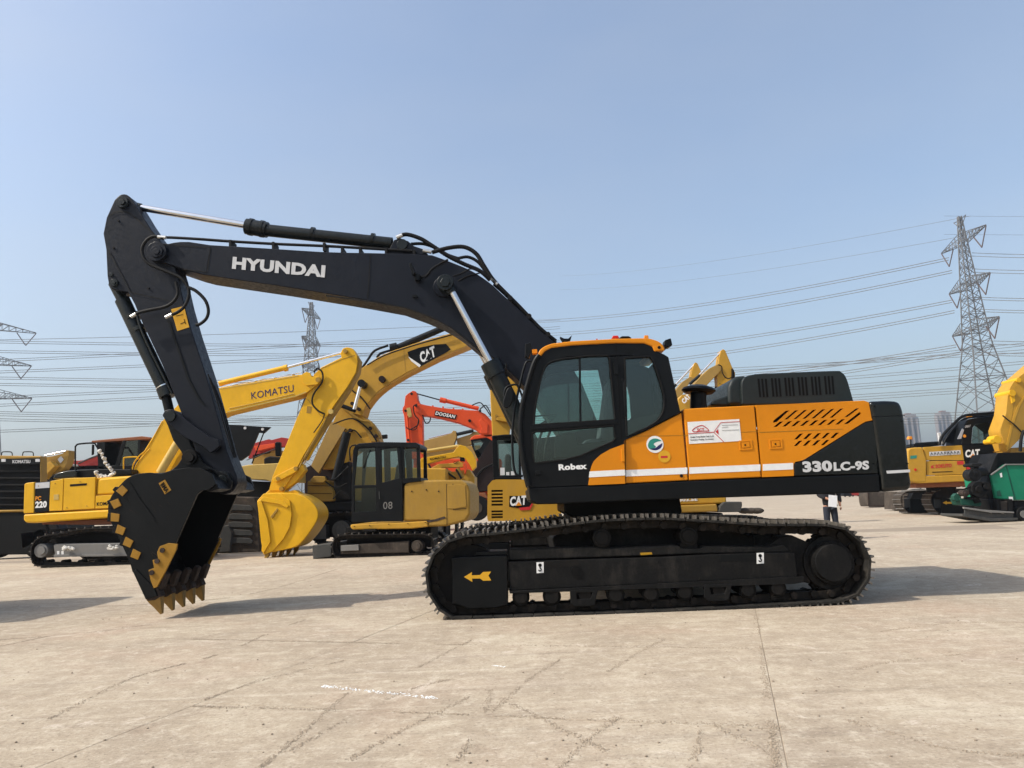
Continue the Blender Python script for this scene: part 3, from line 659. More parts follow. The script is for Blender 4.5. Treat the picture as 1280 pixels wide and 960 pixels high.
# windscreen: slanted curved pane between the sides, with pillar tubes
wsx = A4([(172, 187), (150, 224), (112, 352), (90, 452), (84, 540), (90, 640)])
b = B(); rows = []
for p in sm(wsx, 4): rows.append([b.bm.verts.new(CFr(p[0], p[1], 0)+Vector((-0.004, t, 0))) for t in (0.05, CW/2, CW-0.05)])
for r0, r1 in zip(rows, rows[1:]):
    for k in range(2): b.bm.faces.new((r0[k], r0[k+1], r1[k+1], r1[k]))
b.build('windscreen', 'glass', EX, smooth=True)
hose('front_pillar', 'black', EX, CFr, [(x-0.5, y) for x, y in A4([(178, 175), (150, 222), (112, 350), (90, 450), (85, 560), (100, 700), (128, 828)])], 3.2, -0.01, 10)
hose('front_pillar', 'black', EX, CFr, shifted(CFr, A4([(178, 175), (150, 222), (112, 350), (90, 450), (85, 560), (100, 700), (128, 828)]), CW), 3.2, CW, 10)
pr('front_lower', 'black', EX, CFr, A4([(100, 690), (125, 690), (140, 836), (124, 838)]), 0.05, CW, 0)
# door details
pr('door_orange', 'orange', EX, CFr, A4([(601, 603), (601, 620), (530, 646)]) + sm(A4([(485, 672), (448, 708), (432, 750)]), 3) + A4([(421, 826), (606, 818)]), -0.008, 0.0, 0)
pr('white_stripe', 'white', EX, CFr, A4([(428, 757), (604, 748), (606, 777), (424, 787)]), -0.011, -0.008, 0)
pr('door_seam', 'blackprint', EX, CFr, A4([(556, 118), (562, 118), (604, 815), (598, 815)]), -0.003, 0.001, 0)
pr('window_divider', 'black', EX, CFr, A4([(374, 186), (384, 186), (388, 512), (378, 513)]), 0.0, 0.03, 0.002)
pr('window_rail', 'black', EX, CFr, A4([(132, 530), (566, 500), (568, 518), (132, 550)]), -0.012, 0.02, 0.004)
pr('hinge', 'orange', EX, CFr, A4([(586, 645), (602, 645), (605, 708), (590, 708)]), -0.03, -0.005, 0.004)
pr('hinge', 'black', EX, CFr, A4([(548, 215), (572, 215), (574, 270), (552, 270)]), -0.03, -0.0, 0.004)
pr('door_handle', 'black', EX, CFr, A4([(155, 755), (182, 750), (186, 772), (158, 776)]), -0.03, 0.0, 0.006)
text('Robex', 'white', EX, CFr, *A4([(274, 752), (415, 745), (272, 722)]), -0.004, 0.045, name='lettering')
# weather seal round windows
def ring(F, loop, w, d0, d1, name, mat, parent):
    P = [F(x, y, d0) for x, y in loop]
    b = B(); b.tube(P+[P[0]], w, 6); return b.build(name, mat, parent, smooth=True)
for w in (win1, win2, win3): ring(CFr, w, 0.012, 0.0, 0, 'window_seal', 'hose', EX)
# interior
SF = Frame(YB+0.25)
pr('operator_seat', 'seat', EX, SF, A4([(395, 640), (400, 600), (480, 590), (500, 450), (520, 300), (545, 285), (570, 300), (575, 460), (590, 640), (560, 700), (410, 700)]), 0, 0.5, 0.04, seg=3)
pr('side_console', 'interior', EX, Frame(YB+0.12), A4([(255, 690), (255, 590), (300, 565), (360, 560), (370, 620), (520, 600), (560, 690)]), 0, 0.14, 0.02)
pr('side_console', 'interior', EX, Frame(YB+0.8), A4([(255, 690), (255, 590), (300, 565), (360, 560), (370, 620), (520, 600), (560, 690)]), 0, 0.14, 0.02)
hose('control_lever', 'interior', EX, Frame(YB+0.2), A4([(340, 690), (345, 620), (350, 560)]), 2.2, 0)
hose('control_lever', 'interior', EX, Frame(YB+0.45), A4([(200, 720), (210, 620), (235, 545)]), 1.6, 0)
hose('control_lever', 'interior', EX, Frame(YB+0.6), A4([(160, 720), (170, 620), (195, 545)]), 1.6, 0)
pr('display', 'blackprint', EX, Frame(YB+0.8), A4([(170, 525), (205, 500), (225, 525), (210, 560), (175, 560)]), 0, 0.08, 0.01)
rod('wiper', 'blackprint', EX, CFr, *A4([(152, 482), (262, 472)]), 1.1, CW-0.02)
rod('wiper', 'blackprint', EX, CFr, *A4([(225, 520), (262, 475)]), 1.0, CW-0.02)
# grab rail and lamps in front of cab
hose('grab_rail', 'black', EX, CFr, A4([(148, 215), (125, 205), (105, 225), (80, 320), (55, 440), (42, 560), (45, 700), (60, 770), (95, 780)]), 1.5, 0.02, 8)
hose('mirror_arm', 'black', EX, CFr, A4([(100, 410), (70, 332), (40, 325), (10, 340), (0, 380)]), 1.3, 0.0, 8)
b = B(); b.prism(CFr, sm(A4([(12, 350), (30, 335), (48, 350), (45, 400), (25, 435), (2, 440), (-5, 410)]), 3, True), -0.03, 0.05); b.build('mirror', 'black', EX, 0.015)
pr('work_lamp', 'black', EX, CFr, A4([(105, 120), (135, 110), (142, 150), (125, 190), (105, 180)]), 0.3, 0.42, 0.01)
pr('lamp_bracket', 'orange', EX, CFr, A4([(140, 148), (165, 145), (168, 165), (142, 168)]), 0.3, 0.4, 0.004)
pr('roof_lamp', 'black', EX, CFr, A4([(280, 82), (300, 92), (322, 92), (340, 75), (333, 100), (315, 110), (295, 108)]), 0.2, 0.3, 0.004)
pr('roof_lamp', 'black', EX, CFr, A4([(805, 100), (835, 90), (843, 125), (825, 135), (800, 128)]), 0.1, 0.24, 0.01)
rod('lamp_stalk', 'blackprint', EX, CFr, *A4([(800, 150), (815, 128)]), 1.2, 0.15)
pr('beacon', 'redlamp', EX, CFr, A4([(540, 90), (545, 78), (570, 77), (577, 90)]), 0.35, 0.47, 0.006)
pr('roof_hatch', 'black', EX, CFr, A4([(575, 90), (590, 80), (625, 80), (640, 90)]), 0.3, 0.6, 0.01)
pr('beacon', 'amberlamp', EX, CFr, A4([(703, 90), (703, 76), (722, 76), (724, 92)]), 0.35, 0.42, 0.004)
B().disc(CFr, (746.2, 424), 0.9, 0.3, 0.32, 10).build('roof_bolt', 'redlamp', EX)

# --- boom
BF = Frame(YC-0.27)                          # near plate of the boom
BT = 0.54
boom_top = [(194, 301), (202, 303.5), (210, 304.5), (217, 303), (225, 302), (236, 302), (262, 306), (330, 310), (400, 314.5), (430, 315.5), (462, 316), (520, 317.5)] + sm(A2([(560, 195), (650, 228), (760, 275), (850, 335), (905, 385)]), 4) + A2([(1000, 472), (1100, 572), (1190, 645)]) + [(728, 480), (752, 540), (764, 590), (758, 606), (742, 610), (728, 600)]
boom_bot = [(700, 545), (660, 487), (636, 464), (612, 444)] + sm(A2([(780, 655), (700, 590), (620, 540), (520, 495)]), 4) + [(500, 383), (462, 376), (430, 370.5), (350, 357.5), (295, 349.5), (252, 343), (237, 339), (222, 334), (205, 328), (192, 326), (184, 321), (182, 313), (186, 305)]
boom = pr('boom', 'navy', EX, BF, boom_top+boom_bot, 0, BT, 0.012)
# weld lines / doubler plates
pr('boom_plate', 'navy', boom, BF, A1([(600, 312), (612, 312), (590, 440), (578, 440)]), -0.006, 0.001, 0.002)
line(Frame(YC-0.277), A2([(252, 190), (238, 410)]), 1.0, 'chassis', boom, 'weld_line')
line(Frame(YC-0.277), A1([(340, 300), (612, 318), (595, 440), (470, 425)]), 0.9, 'chassis', boom, 'weld_line')
line(Frame(YC-0.277), A2([(30, 398), (240, 425), (430, 458), (560, 505), (660, 560), (740, 625), (830, 705)]), 1.6, 'chassis', boom, 'weld_line')
text('HYUNDAI', 'silver', boom, Frame(YC-0.276), *A1([(719, 424), (1183, 468), (724, 363)]), 0, 0.05, slant=0.0)
# boom nose boss
b = B(); c = (195, 314); b.disc(BF, c, 13, -0.07, BT+0.07, 32); b.disc(BF, c, 8, -0.10, -0.07, 24); b.disc(BF, c, 4, -0.12, -0.10, 16); b.build('boom_pin', 'navy', boom, 0.006)
# cylinder boss on boom
b = B(); c = A2([(625, 330)])[0]; b.disc(BF, A2([(618, 352)])[0], 13.5, -0.05, 0.0, 40); b.build('boss_plate', 'navy', boom, 0.01)
b = B(); b.disc(BF, c, 10.5, -0.26, -0.03, 32); b.disc(BF, c, 6.5, -0.29, -0.26, 6); b.build('cylinder_pin', 'cyl', boom, 0.008)
# boom lift cylinders, one on each side
for dd, lab in ((-0.16, None), (BT+0.16, None)):
    FF = BF
    S = (lambda pts, dd=dd: shifted(BF, pts, dd+0.16))
    a0, a1, a2 = S([A2([(640, 340)])[0]])[0], S([A2([(655, 372)])[0]])[0], S([A2([(858, 745)])[0]])[0]
    lc = rod('lift_cylinder', 'cyl', EX, BF, S([A2([(870, 770)])[0]])[0], S([(688, 606)])[0], 11.0, dd, 24)
    rod('rod', 'chrome', lc, BF, a0, a2, 4.4, dd, 20)
    rod('rod_eye', 'cyl', lc, BF, S([A2([(628, 322)])[0]])[0], S([A2([(660, 385)])[0]])[0], 6.3, dd, 16)
    rod('gland', 'cyl', lc, BF, S([A2([(852, 732)])[0]])[0], S([A2([(885, 800)])[0]])[0], 13.2, dd, 20)
    hose('feed_pipe', 'cyl', lc, BF, S(A2([(930, 740), (925, 800), (950, 870), (990, 960)]) + [(660, 540)]), 1.8, dd-0.02)
# arm cylinder above the boom
AF = Frame(YC-0.02)
ac = rod('arm_cylinder', 'cyl', EX, AF, (330, 287.5), (490, 304.5), 8.0, 0, 28)
rod('rod', 'chrome', ac, AF, (172, 259), (322, 284), 4.4, 0, 20)
rod('gland', 'cyl', ac, AF, (308, 283), (334, 287.5), 10.3, 0, 28); rod('gland_ring', 'cyl', ac, AF, (312, 283.5), (316, 284.3), 11.6, 0, 12); rod('gland_ring', 'cyl', ac, AF, (326, 286), (330, 286.6), 11.4, 0, 12)
rod('clamp', 'cyl', ac, AF, (389, 292.5), (393, 293), 9.2, 0, 20); rod('clamp', 'cyl', ac, AF, (464, 300), (468, 300.5), 9.2, 0, 20)
rod('rod_eye', 'cyl', ac, AF, (150, 254), (176, 260), 6.0, 0, 16)
pr('cylinder_lug', 'navy', boom, AF, A2([(330, 188), (350, 160), (370, 120), (400, 110), (440, 125), (470, 150), (515, 165), (540, 192)]), -0.16, -0.10, 0.006)
pr('cylinder_lug', 'navy', boom, AF, A2([(330, 188), (350, 160), (370, 120), (400, 110), (440, 125), (470, 150), (515, 165), (540, 192)]), 0.10, 0.16, 0.006)
B().disc(AF, A2([(410, 140)])[0], 7, -0.19, 0.19, 20).build('lug_pin', 'cyl', boom, 0.004)
# pipes and hoses along the boom
PFm = Frame(YC-0.2)
for k, off in ((0, 0), (1, 0.14)):
    hose('boom_pipe', 'hose', EX, PFm, [(200, 297), (215, 297), (250, 299), (285, 301.5), (345, 305), (405, 307.5), (460, 310.5), (515, 313.8)], 1.9, off, 8)
for (x, y) in A1([(710, 290), (925, 300), (1180, 305)]) + A2([(110, 168), (200, 172), (330, 170), (470, 180)]):
    pr('pipe_clamp', 'hose', EX, PFm, [(x-1.6, y-3), (x+1.6, y-3), (x+1.6, y+7), (x-1.6, y+7)], -0.03, 0.18, 0.003)
hz = [A2([(560, 182), (640, 160), (720, 155), (780, 188), (820, 250), (855, 305), (880, 335)]), A2([(385, 108), (430, 92), (500, 112), (560, 148), (640, 200), (720, 240), (800, 275), (850, 320)]),
      A2([(455, 140), (520, 140), (590, 165), (640, 195), (700, 215)]), A2([(690, 212), (740, 205), (790, 230), (830, 280)])]
for i, h in enumerate(hz): hose('boom_hose', 'hose', EX, PFm, h, 2.6 if i < 2 else 2.0, 0.0 if i == 0 else 0.18+0.05*i, 10, 14, ribs=0.14)
for p, q in ((A2([(515, 172)])[0], A2([(558, 180)])[0]), (A2([(382, 108)])[0], A2([(412, 96)])[0]), (A2([(858, 312)])[0], A2([(888, 342)])[0])): rod('hose_fitting', 'fitting', EX, PFm, p, q, 2.6, 0.0, 10)
hose('boom_pipe', 'hose', EX, PFm, A2([(885, 340), (930, 385), (1000, 455), (1100, 560), (1180, 625)]), 2.3, 0.0, 8)
hose('boom_pipe', 'hose', EX, PFm, A2([(870, 340), (930, 395), (1000, 465), (1100, 570), (1180, 635)]), 2.3, 0.3, 8)
for t in (0.15, 0.5, 0.85):
    x, y = lerp(A2([(910, 370)])[0], A2([(1180, 630)])[0], t); B().disc(PFm, (x, y), 3.4, -0.04, 0.1, 10).build('pipe_clamp', 'hose', EX)
# work lamp on boom side
wlmp = pr('boom_lamp', 'black', EX, BF, A2([(443, 235), (458, 232), (475, 280), (470, 292), (460, 290)]), -0.20, -0.10, 0.008)
pr('lamp_bracket', 'black', wlmp, BF, A2([(465, 285), (500, 292), (497, 318), (475, 320)]), -0.12, 0.0, 0.004)
hose('lamp_cable', 'hose', wlmp, BF, A2([(490, 305), (530, 300), (560, 265), (600, 240), (640, 218)]), 1.5, -0.03, 6)
pr('sensor', 'black', EX, BF, A2([(460, 394), (478, 392), (488, 402), (476, 408), (462, 404)]), -0.04, 0.0, 0.004)
hose('lift_pipe', 'hose', EX, BF, A2([(665, 300), (700, 290), (750, 265), (790, 275)]), 0.9, -0.02, 6)
hose('lift_pipe', 'hose', EX, BF, A2([(690, 325), (740, 300), (800, 285)]), 0.9, -0.02, 6)

# bolts, grab handles and small fixings
for sd, A_, pts_ in ((0.072, A6, ((235, 325), (235, 530), (482, 312), (482, 530), (360, 316), (360, 545))), (0.097, A6, ((530, 345), (530, 455), (700, 450), (900, 445), (1100, 438), (1250, 330))), (0.097, A7, ((100, 425), (300, 415), (500, 408), (700, 398), (750, 300)))):
    for q_ in pts_: B().disc(Frame(YT+sd), A_([q_])[0], 1.1, -0.012, 0.004, 8).build('bolt', 'steel', EX)
for q_ in A5([(1030, 330), (1158, 400), (1036, 600), (1186, 600), (1048, 700), (1190, 690)]): B().disc(Frame(YB-0.032), q_, 0.9, -0.006, 0.004, 8).build('bolt', 'black', cw)
hose('grab_handle', 'black', EX, CFr, A4([(588, 300), (596, 310), (606, 470), (600, 480)]), 1.0, -0.05, 6)
hose('hood_rail', 'black', EX, Frame(YB+0.3), A5([(-20, 200), (-18, 170), (-10, 160), (20, 158)]), 1.0, 0.3, 6) if False else None
for q_ in A5([(70, 490), (72, 560)]): pass
for x_ in (690, 760, 840, 920, 1000, 1070): B().disc(UF, (x_, 622-(x_-690)*0.034), 1.0, -0.026, 0.0, 8).build('bolt', 'steel', sill)
# --- arm
NF = Frame(YC-0.20); NT = 0.36
arm_poly = sm([(143, 250), (150, 243.5), (158, 243), (165, 249)], 3) + [(171, 258), (180, 273), (190, 288), (215, 322), (222, 345), (230, 380), (240, 415), (258, 470), (272, 520), (284, 565), (296, 595)] + sm([(297, 604), (291, 614), (279, 618), (268, 612)], 3) + [(258, 590), (245, 566), (233, 533), (203, 457), (177, 402), (168, 380), (160, 365), (147, 363)] + sm([(139, 361), (135.5, 354)], 1)+[(134, 345), (132.5, 312), (129, 292), (133, 272)]
arm = pr('arm', 'navy', EX, NF, arm_poly, 0, NT, 0.012)
hp = Frame(YC-0.214)
line(hp, A1([(105, 160), (130, 140), (180, 135), (215, 150), (260, 190), (330, 250)]), 1.3, 'chassis', arm, 'weld_line')
line(hp, A1([(100, 330), (170, 460), (210, 540)]), 1.2, 'chassis', arm, 'weld_line'); line(hp, A1([(210, 540), (300, 560), (430, 588)]), 0.9, 'chassis', arm, 'weld_line')
for p in A1([(150, 182), (125, 318), (300, 520)]): B().disc(NF, p, 1.3, -0.02, 0, 8).build('bolt', 'chassis', arm)
b = B(); b.disc(NF, (152, 252), 8, -0.05, NT+0.05, 28); b.disc(NF, (152, 252), 4, -0.08, -0.05, 6); b.build('arm_pin', 'cyl', arm, 0.005)
b = B(); b.disc(NF, (142, 353), 5, -0.03, NT+0.03, 24); b.disc(NF, (142, 353), 2.4, -0.05, -0.03, 6); b.disc(NF, (138.5, 343), 2.5, -0.02, 0, 12); b.build('arm_pin', 'cyl', arm, 0.004)
b = B(); b.disc(NF, (277, 600), 10.5, -0.08, NT+0.08, 32); b.disc(NF, (277, 600), 6, -0.12, -0.08, 20); b.build('arm_pin', 'cyl', arm, 0.006)
b = B(); b.disc(NF, (261, 554), 8.5, -0.03, NT+0.03, 28); b.build('arm_pin', 'cyl', arm, 0.006)
line(hp, D1([(375, 290), (420, 420), (480, 600), (540, 710), (565, 735)]), 2.6, 'black', arm, 'arm_rib')
for off in (0, 5.5, 10):
    hose('arm_strip', 'chassis', arm, NF, D1([(585+off*2.2, 575+off*4), (640+off*2.2, 740+off), (700+off*1.6, 950), (722+off, 1010)]), 0.9, 0.0+off*0.02, 6)
sk = pr('warning_sticker', 'sticker', arm, Frame(YC-0.204), A1([(415, 626), (480, 610), (506, 716), (446, 735)]), 0, 0.002, 0)
line(Frame(YC-0.207), A1([(440, 660), (475, 652)]), 0.7, 'blackprint', sk); line(Frame(YC-0.207), A1([(462, 700), (485, 690), (480, 675), (488, 700)]), 0.8, 'blackprint', sk)
# bucket cylinder
KF = Frame(YC-0.02)
bc = rod('bucket_cylinder', 'cyl', EX, KF, (153, 375), (208, 490), 9.2, 0, 28)
rod('gland', 'cyl', bc, KF, D1([(362, 640)])[0], D1([(380, 690)])[0], 11.5, 0, 28); rod('rod', 'black', bc, KF, (205, 485), (213, 519), 5.8, 0, 20)
rod('gland_ring', 'chrome', bc, KF, D1([(362, 638)])[0], D1([(364, 643)])[0], 11.8, 0, 24)
rod('cylinder_head', 'cyl', bc, KF, (142, 354), (157, 383), 6.5, 0, 20)
for p0, p1 in ((D1([(165, 290)])[0], D1([(175, 312)])[0]), (D1([(200, 355)])[0], D1([(205, 370)])[0])): rod('clamp', 'cyl', bc, KF, (p0[0]+7, p0[1]-5), (p0[0]+9, p0[1]-1), 11, 0, 20)
hose('cylinder_pipe', 'cyl', bc, KF, D1([(215, 270), (240, 350), (290, 460), (350, 580), (400, 680)]), 1.8, -0.12, 8)
# arm hoses
for pts in (A1([(380, 272), (330, 262), (290, 285), (270, 335), (300, 395), (400, 440), (470, 475), (505, 535), (490, 600), (450, 640), (400, 660)]),
            A1([(440, 490), (448, 555), (400, 608), (300, 632), (250, 645), (215, 665)]), A1([(495, 515), (540, 535), (585, 580), (602, 630), (592, 672), (560, 700), (540, 705)])):
    hose('arm_hose', 'hose', EX, Frame(YC-0.33), pts, 2.1, 0, 8, 10, ribs=0.06)
for a, c in ((A1([(215, 665)])[0], A1([(240, 650)])[0]), (A1([(388, 668)])[0], A1([(420, 652)])[0]), (A1([(350, 265)])[0], A1([(390, 268)])[0])): rod('hose_fitting', 'fitting', EX, Frame(YC-0.33), a, c, 2.4, 0, 10)
# links
LF = Frame(YC-0.30)
for dd in (0.0, 0.50):
    S = lambda pts, dd=dd: shifted(LF, pts, dd)
    pr('idler_link', 'navy', EX, LF, S(sm(D1([(345, 790), (360, 765), (395, 758), (430, 775)]), 3) + D1([(500, 835), (600, 905), (640, 915)]) + sm(D1([(645, 950), (600, 985), (570, 960)]), 3) + D1([(500, 925), (440, 890), (365, 820)])), dd, dd+0.07, 0.012)
bl = pr('bucket_link', 'black', EX, LF, sm(D1([(350, 800), (365, 770), (400, 762), (440, 790)]), 3) + D1([(460, 830), (500, 950)]) + A3([(545, 105), (555, 140), (530, 165)]) + A3([(480, 150), (465, 100)]) + D1([(400, 920), (370, 840)]), 0.09, 0.45, 0.02)
B().disc(LF, (212, 520), 7, -0.03, 0.60, 20).build('link_pin', 'cyl', EX, 0.004)
b = B(); b.disc(LF, A3([(505, 127)])[0], 9.5, -0.04, 0.66, 28); b.disc(LF, A3([(505, 127)])[0], 5.5, -0.08, -0.04, 18); b.build('link_pin', 'steel', EX, 0.005)

# --- bucket (a part of the machine, pinned to the arm)
KY = YC-0.70; KW = 1.40
QF = Frame(KY)
back = sm(A3([(222, 700), (205, 645), (160, 545), (128, 480), (104, 425), (100, 370), (118, 318), (160, 265), (200, 228), (250, 209), (310, 203)]), 3)
side = A3([(288, 835), (225, 702)]) + back + A3([(365, 208), (420, 190), (500, 178), (560, 180), (620, 210), (640, 260), (600, 290), (570, 292), (545, 312), (432, 568), (440, 565), (330, 782)])
bucket = pr('bucket', 'black', EX, QF, side, 0, 0.045, 0.006)
pr('bucket_side', 'black', bucket, QF, shifted(QF, side, KW-0.045), KW-0.045, KW, 0.006)
# shell: thickness along the back curve, across the full width
shell_c = A3([(285, 835), (225, 702)]) + back + A3([(365, 208), (420, 190), (500, 178), (560, 180)])
b = B(); P = [QF(x, y, 0) for x, y in shell_c]; cen = QF(*A3([(380, 480)])[0], 0)
inn = []
for i, p in enumerate(P):
    d = (P[min(i+1, len(P)-1)]-P[max(i-1, 0)]); nn = Vector((-d.z, 0, d.x)).normalized()
    if nn.dot(cen-p) < 0: nn = -nn
    inn.append(p+nn*0.035)
w0, w1 = Vector((0, 0.03, 0)), Vector((0, KW-0.03, 0))
ro = [[b.bm.verts.new(p+w) for p in P] for w in (w0, w1)]; ri = [[b.bm.verts.new(p+w) for p in inn] for w in (w0, w1)]
for i in range(len(P)-1):
    b.bm.faces.new((ro[0][i], ro[0][i+1], ro[1][i+1], ro[1][i])); b.bm.faces.new((ri[0][i], ri[1][i], ri[1][i+1], ri[0][i+1]))
    for k in (0, 1): b.bm.faces.new((ro[k][i], ri[k][i], ri[k][i+1], ro[k][i+1]))
for i in (0, -1): b.bm.faces.new((ro[0][i], ro[1][i], ri[1][i], ri[0][i]))
b.build('shell', 'black', bucket, smooth=True)
# ears
ear = sm(A3([(330, 205), (400, 200), (445, 170), (470, 135)]), 3) + sm(A3([(478, 105), (505, 88), (540, 100)]), 3) + A3([(575, 150), (620, 182), (650, 196), (700, 212), (722, 245), (716, 282), (690, 290), (640, 250), (600, 240), (500, 240), (400, 230)])
EF = Frame(YC-0.28)
for dd in (-0.02, 0.50): pr('bucket_ear', 'black', bucket, EF, shifted(EF, ear, dd), dd, dd+0.06, 0.01)
pr('top_plate', 'black', bucket, QF, A3([(540, 178), (640, 250), (655, 285), (600, 300), (540, 240)]), 0.04, KW-0.04, 0.01)
# stiffening rib bar and printed plate
line(Frame(KY-0.012), A3([(200, 250), (255, 340), (330, 440)]), 3.4, 'black', bucket, 'rib')
pl = pr('name_plate', 'wearyellow', bucket, Frame(KY-0.004), A3([(353, 256), (385, 238), (416, 290), (384, 312)]), 0, 0.003, 0)
text('BMA', 'blackprint', bucket, Frame(KY-0.008), *A3([(360, 265), (388, 306), (378, 250)]), 0, 0.03)
# yellow wear pads along the heel, each with its black segment behind
for (x, y, an) in ((168, 296, 40), (136, 360, 18), (131, 428, -12), (158, 490, -28), (196, 552, -32), (234, 612, -30)):
    pts = []
    for u, v in ((-22, -20), (22, -22), (26, 16), (-14, 22)):
        a = R(-an); pts.append((x+u*math.cos(a)-v*math.sin(a), y+u*math.sin(a)+v*math.cos(a)))
    pr('wear_pad', 'wearyellow', bucket, Frame(KY-0.014), A3(pts), 0, 0.014, 0.003)
    q = [(x-34-4, y-20), (x-16, y-24), (x-14, y+18), (x-32, y+22)]
    cx, cy = x-24, y; q = [(cx+(a_-cx)*math.cos(R(-an))-(b_-cy)*math.sin(R(-an)), cy+(a_-cx)*math.sin(R(-an))+(b_-cy)*math.cos(R(-an))) for a_, b_ in q]
    pr('heel_shroud', 'black', bucket, Frame(KY-0.006), A3(q), 0, 0.2, 0.006)
scr = random.Random(5)
for k in range(16):
    x, y = scr.uniform(150, 420), scr.uniform(300, 700)
    if not (x > 140+max(0, (y-430))*0.55 and x < 500-max(0, y-320)*0.5): continue
    a_ = scr.uniform(-1.2, -0.5); L_ = scr.uniform(15, 60); dx_, dy_ = math.cos(a_)*L_, -math.sin(a_)*L_
    pr('scrape', 'rust', bucket, Frame(KY-0.0025), A3([(x, y), (x+dx_, y+dy_), (x+dx_+2, y+dy_+1), (x+1.5, y+3)]), 0, 0.002, 0)
soil = B()
for k in range(90):
    p_ = QF(*A3([(scr.uniform(330, 380), scr.uniform(700, 790))])[0], scr.uniform(0.1, KW-0.1)); soil.ball(p_, scr.uniform(0.006, 0.02), (1, 1, .6), 1)
so_ = soil.build('packed_soil', 'mud', bucket); so_['kind'] = 'stuff'
# side cutters
cut = A3([(358, 572), (400, 556), (446, 560), (440, 590), (385, 700), (345, 775), (328, 782), (312, 740), (302, 690), (330, 680), (322, 640), (350, 635), (345, 600)])
sc_ = pr('side_cutter', 'wearyellow', bucket, Frame(KY-0.03), cut, 0, 0.03, 0.004)
for p in A3([(370, 592), (343, 646), (316, 704)]): B().disc(Frame(KY-0.03), p, 3.0, -0.02, 0.0, 12).build('bolt', 'rust', sc_)
pr('side_cutter', 'wearyellow', bucket, QF, shifted(QF, cut, KW), KW, KW+0.03, 0.004)
# lip, adapters, teeth
lipF = Frame(KY-0.01)
pr('lip', 'rust', bucket, lipF, A3([(330, 782), (288, 836), (276, 812), (310, 760)]), 0.0, KW+0.02, 0.006)
pr('lip_corner', 'black', bucket, lipF, A3([(225, 702), (240, 685), (330, 780), (346, 820), (288, 838)]), -0.004, 0.03, 0.006)
for i in range(5):
    dd = 0.02+i*(KW-0.16)/4
    S = lambda pts, dd=dd: shifted(lipF, pts, dd)
    ad = pr('tooth_adapter', 'rust', bucket, lipF, S(A3([(322, 760), (345, 778), (362, 822), (330, 842), (292, 846), (284, 830)])), dd, dd+0.13, 0.01)
    t0 = S(A3([(284, 838), (318, 832), (356, 822), (358, 860), (360, 912), (350, 916), (320, 880), (300, 860)]))
    tb = B(); tb.prism(lipF, t0, dd+0.005, dd+0.125)
    tipc = lipF(*t0[5], dd)+Vector((0, 0.06, 0)); rootp = lipF(*t0[1], dd); L0 = (tipc-rootp).length
    for v in tb.bm.verts:
        f = min(1, max(0, (rootp.z-v.co.z)/(rootp.z-tipc.z))); v.co.y = tipc.y+(v.co.y-tipc.y)*(1-0.62*f)
    tb.build('tooth', 'tooth', bucket, 0.006)
    # adapter nose strap running up inside the lip
    pr('strap', 'rust', bucket, lipF, S(A3([(345, 740), (372, 700), (392, 712), (362, 790), (345, 782)])), dd, dd+0.12, 0.012)
print('main done')
# ================================================================== MACHINES OF THE BACK ROW
def exc_track(root, F, outline, d0, width, count, frame_poly, wheel=None, frame_mat='grey', both=2.2, tmat='shoe'):
    for sd in (0.0, both):
        make_track(root, F, shiftF(F, outline, sd), d0+sd, width, int(count*0.72), 'track', False, tmat)
        pr('track_frame', frame_mat, root, F, shiftF(F, frame_poly, sd), d0+sd+0.08, d0+sd+width-0.08, 0.02)
        xs = [p[0] for p in outline]; ys = [p[1] for p in outline]; yb = max(ys)
        n = 8
        for i in range(n):
            t = (i+1)/(n+1); x = min(xs)+(max(xs)-min(xs))*t
            c = shiftF(F, [(x, yb-6-(max(xs)-min(xs))*0.0)], sd)[0]
            B().disc(F, c, 3.0, d0+sd+0.2, d0+sd+width-0.12, 14).build('track_roller', 'steel', root)
        if wheel:
            for (x, y, r) in wheel:
                c = shiftF(F, [(x, y)], sd)[0]
                b = B(); b.disc(F, c, r, d0+sd+0.05, d0+sd+width-0.05, 24); b.disc(F, c, r*0.6, d0+sd+0.0, d0+sd+0.05, 20); b.build('drive_wheel', frame_mat, root, 0.01)
def shiftF(F, pts, dd):
    if dd == 0: return list(pts)
    out = []
    for x, y in pts:
        p = F(x, y, 0)+F.n*dd; q = CR.inverted() @ (p-CP); out.append((640+q.x/-q.z*FPX, 480-q.y/-q.z*FPX))
    return out
def base_of(F, px, dd=0.0):
    p = F(px, 600, dd); return (p.x, p.y, 0)
def window(parent, F, poly, d, mat='dglass', frame=0.02):
    o = pr('window', mat, parent, F, poly, d, d+0.008, 0); ring(F, poly, frame, d-0.002, 0, 'window_frame', 'hose', o); return o

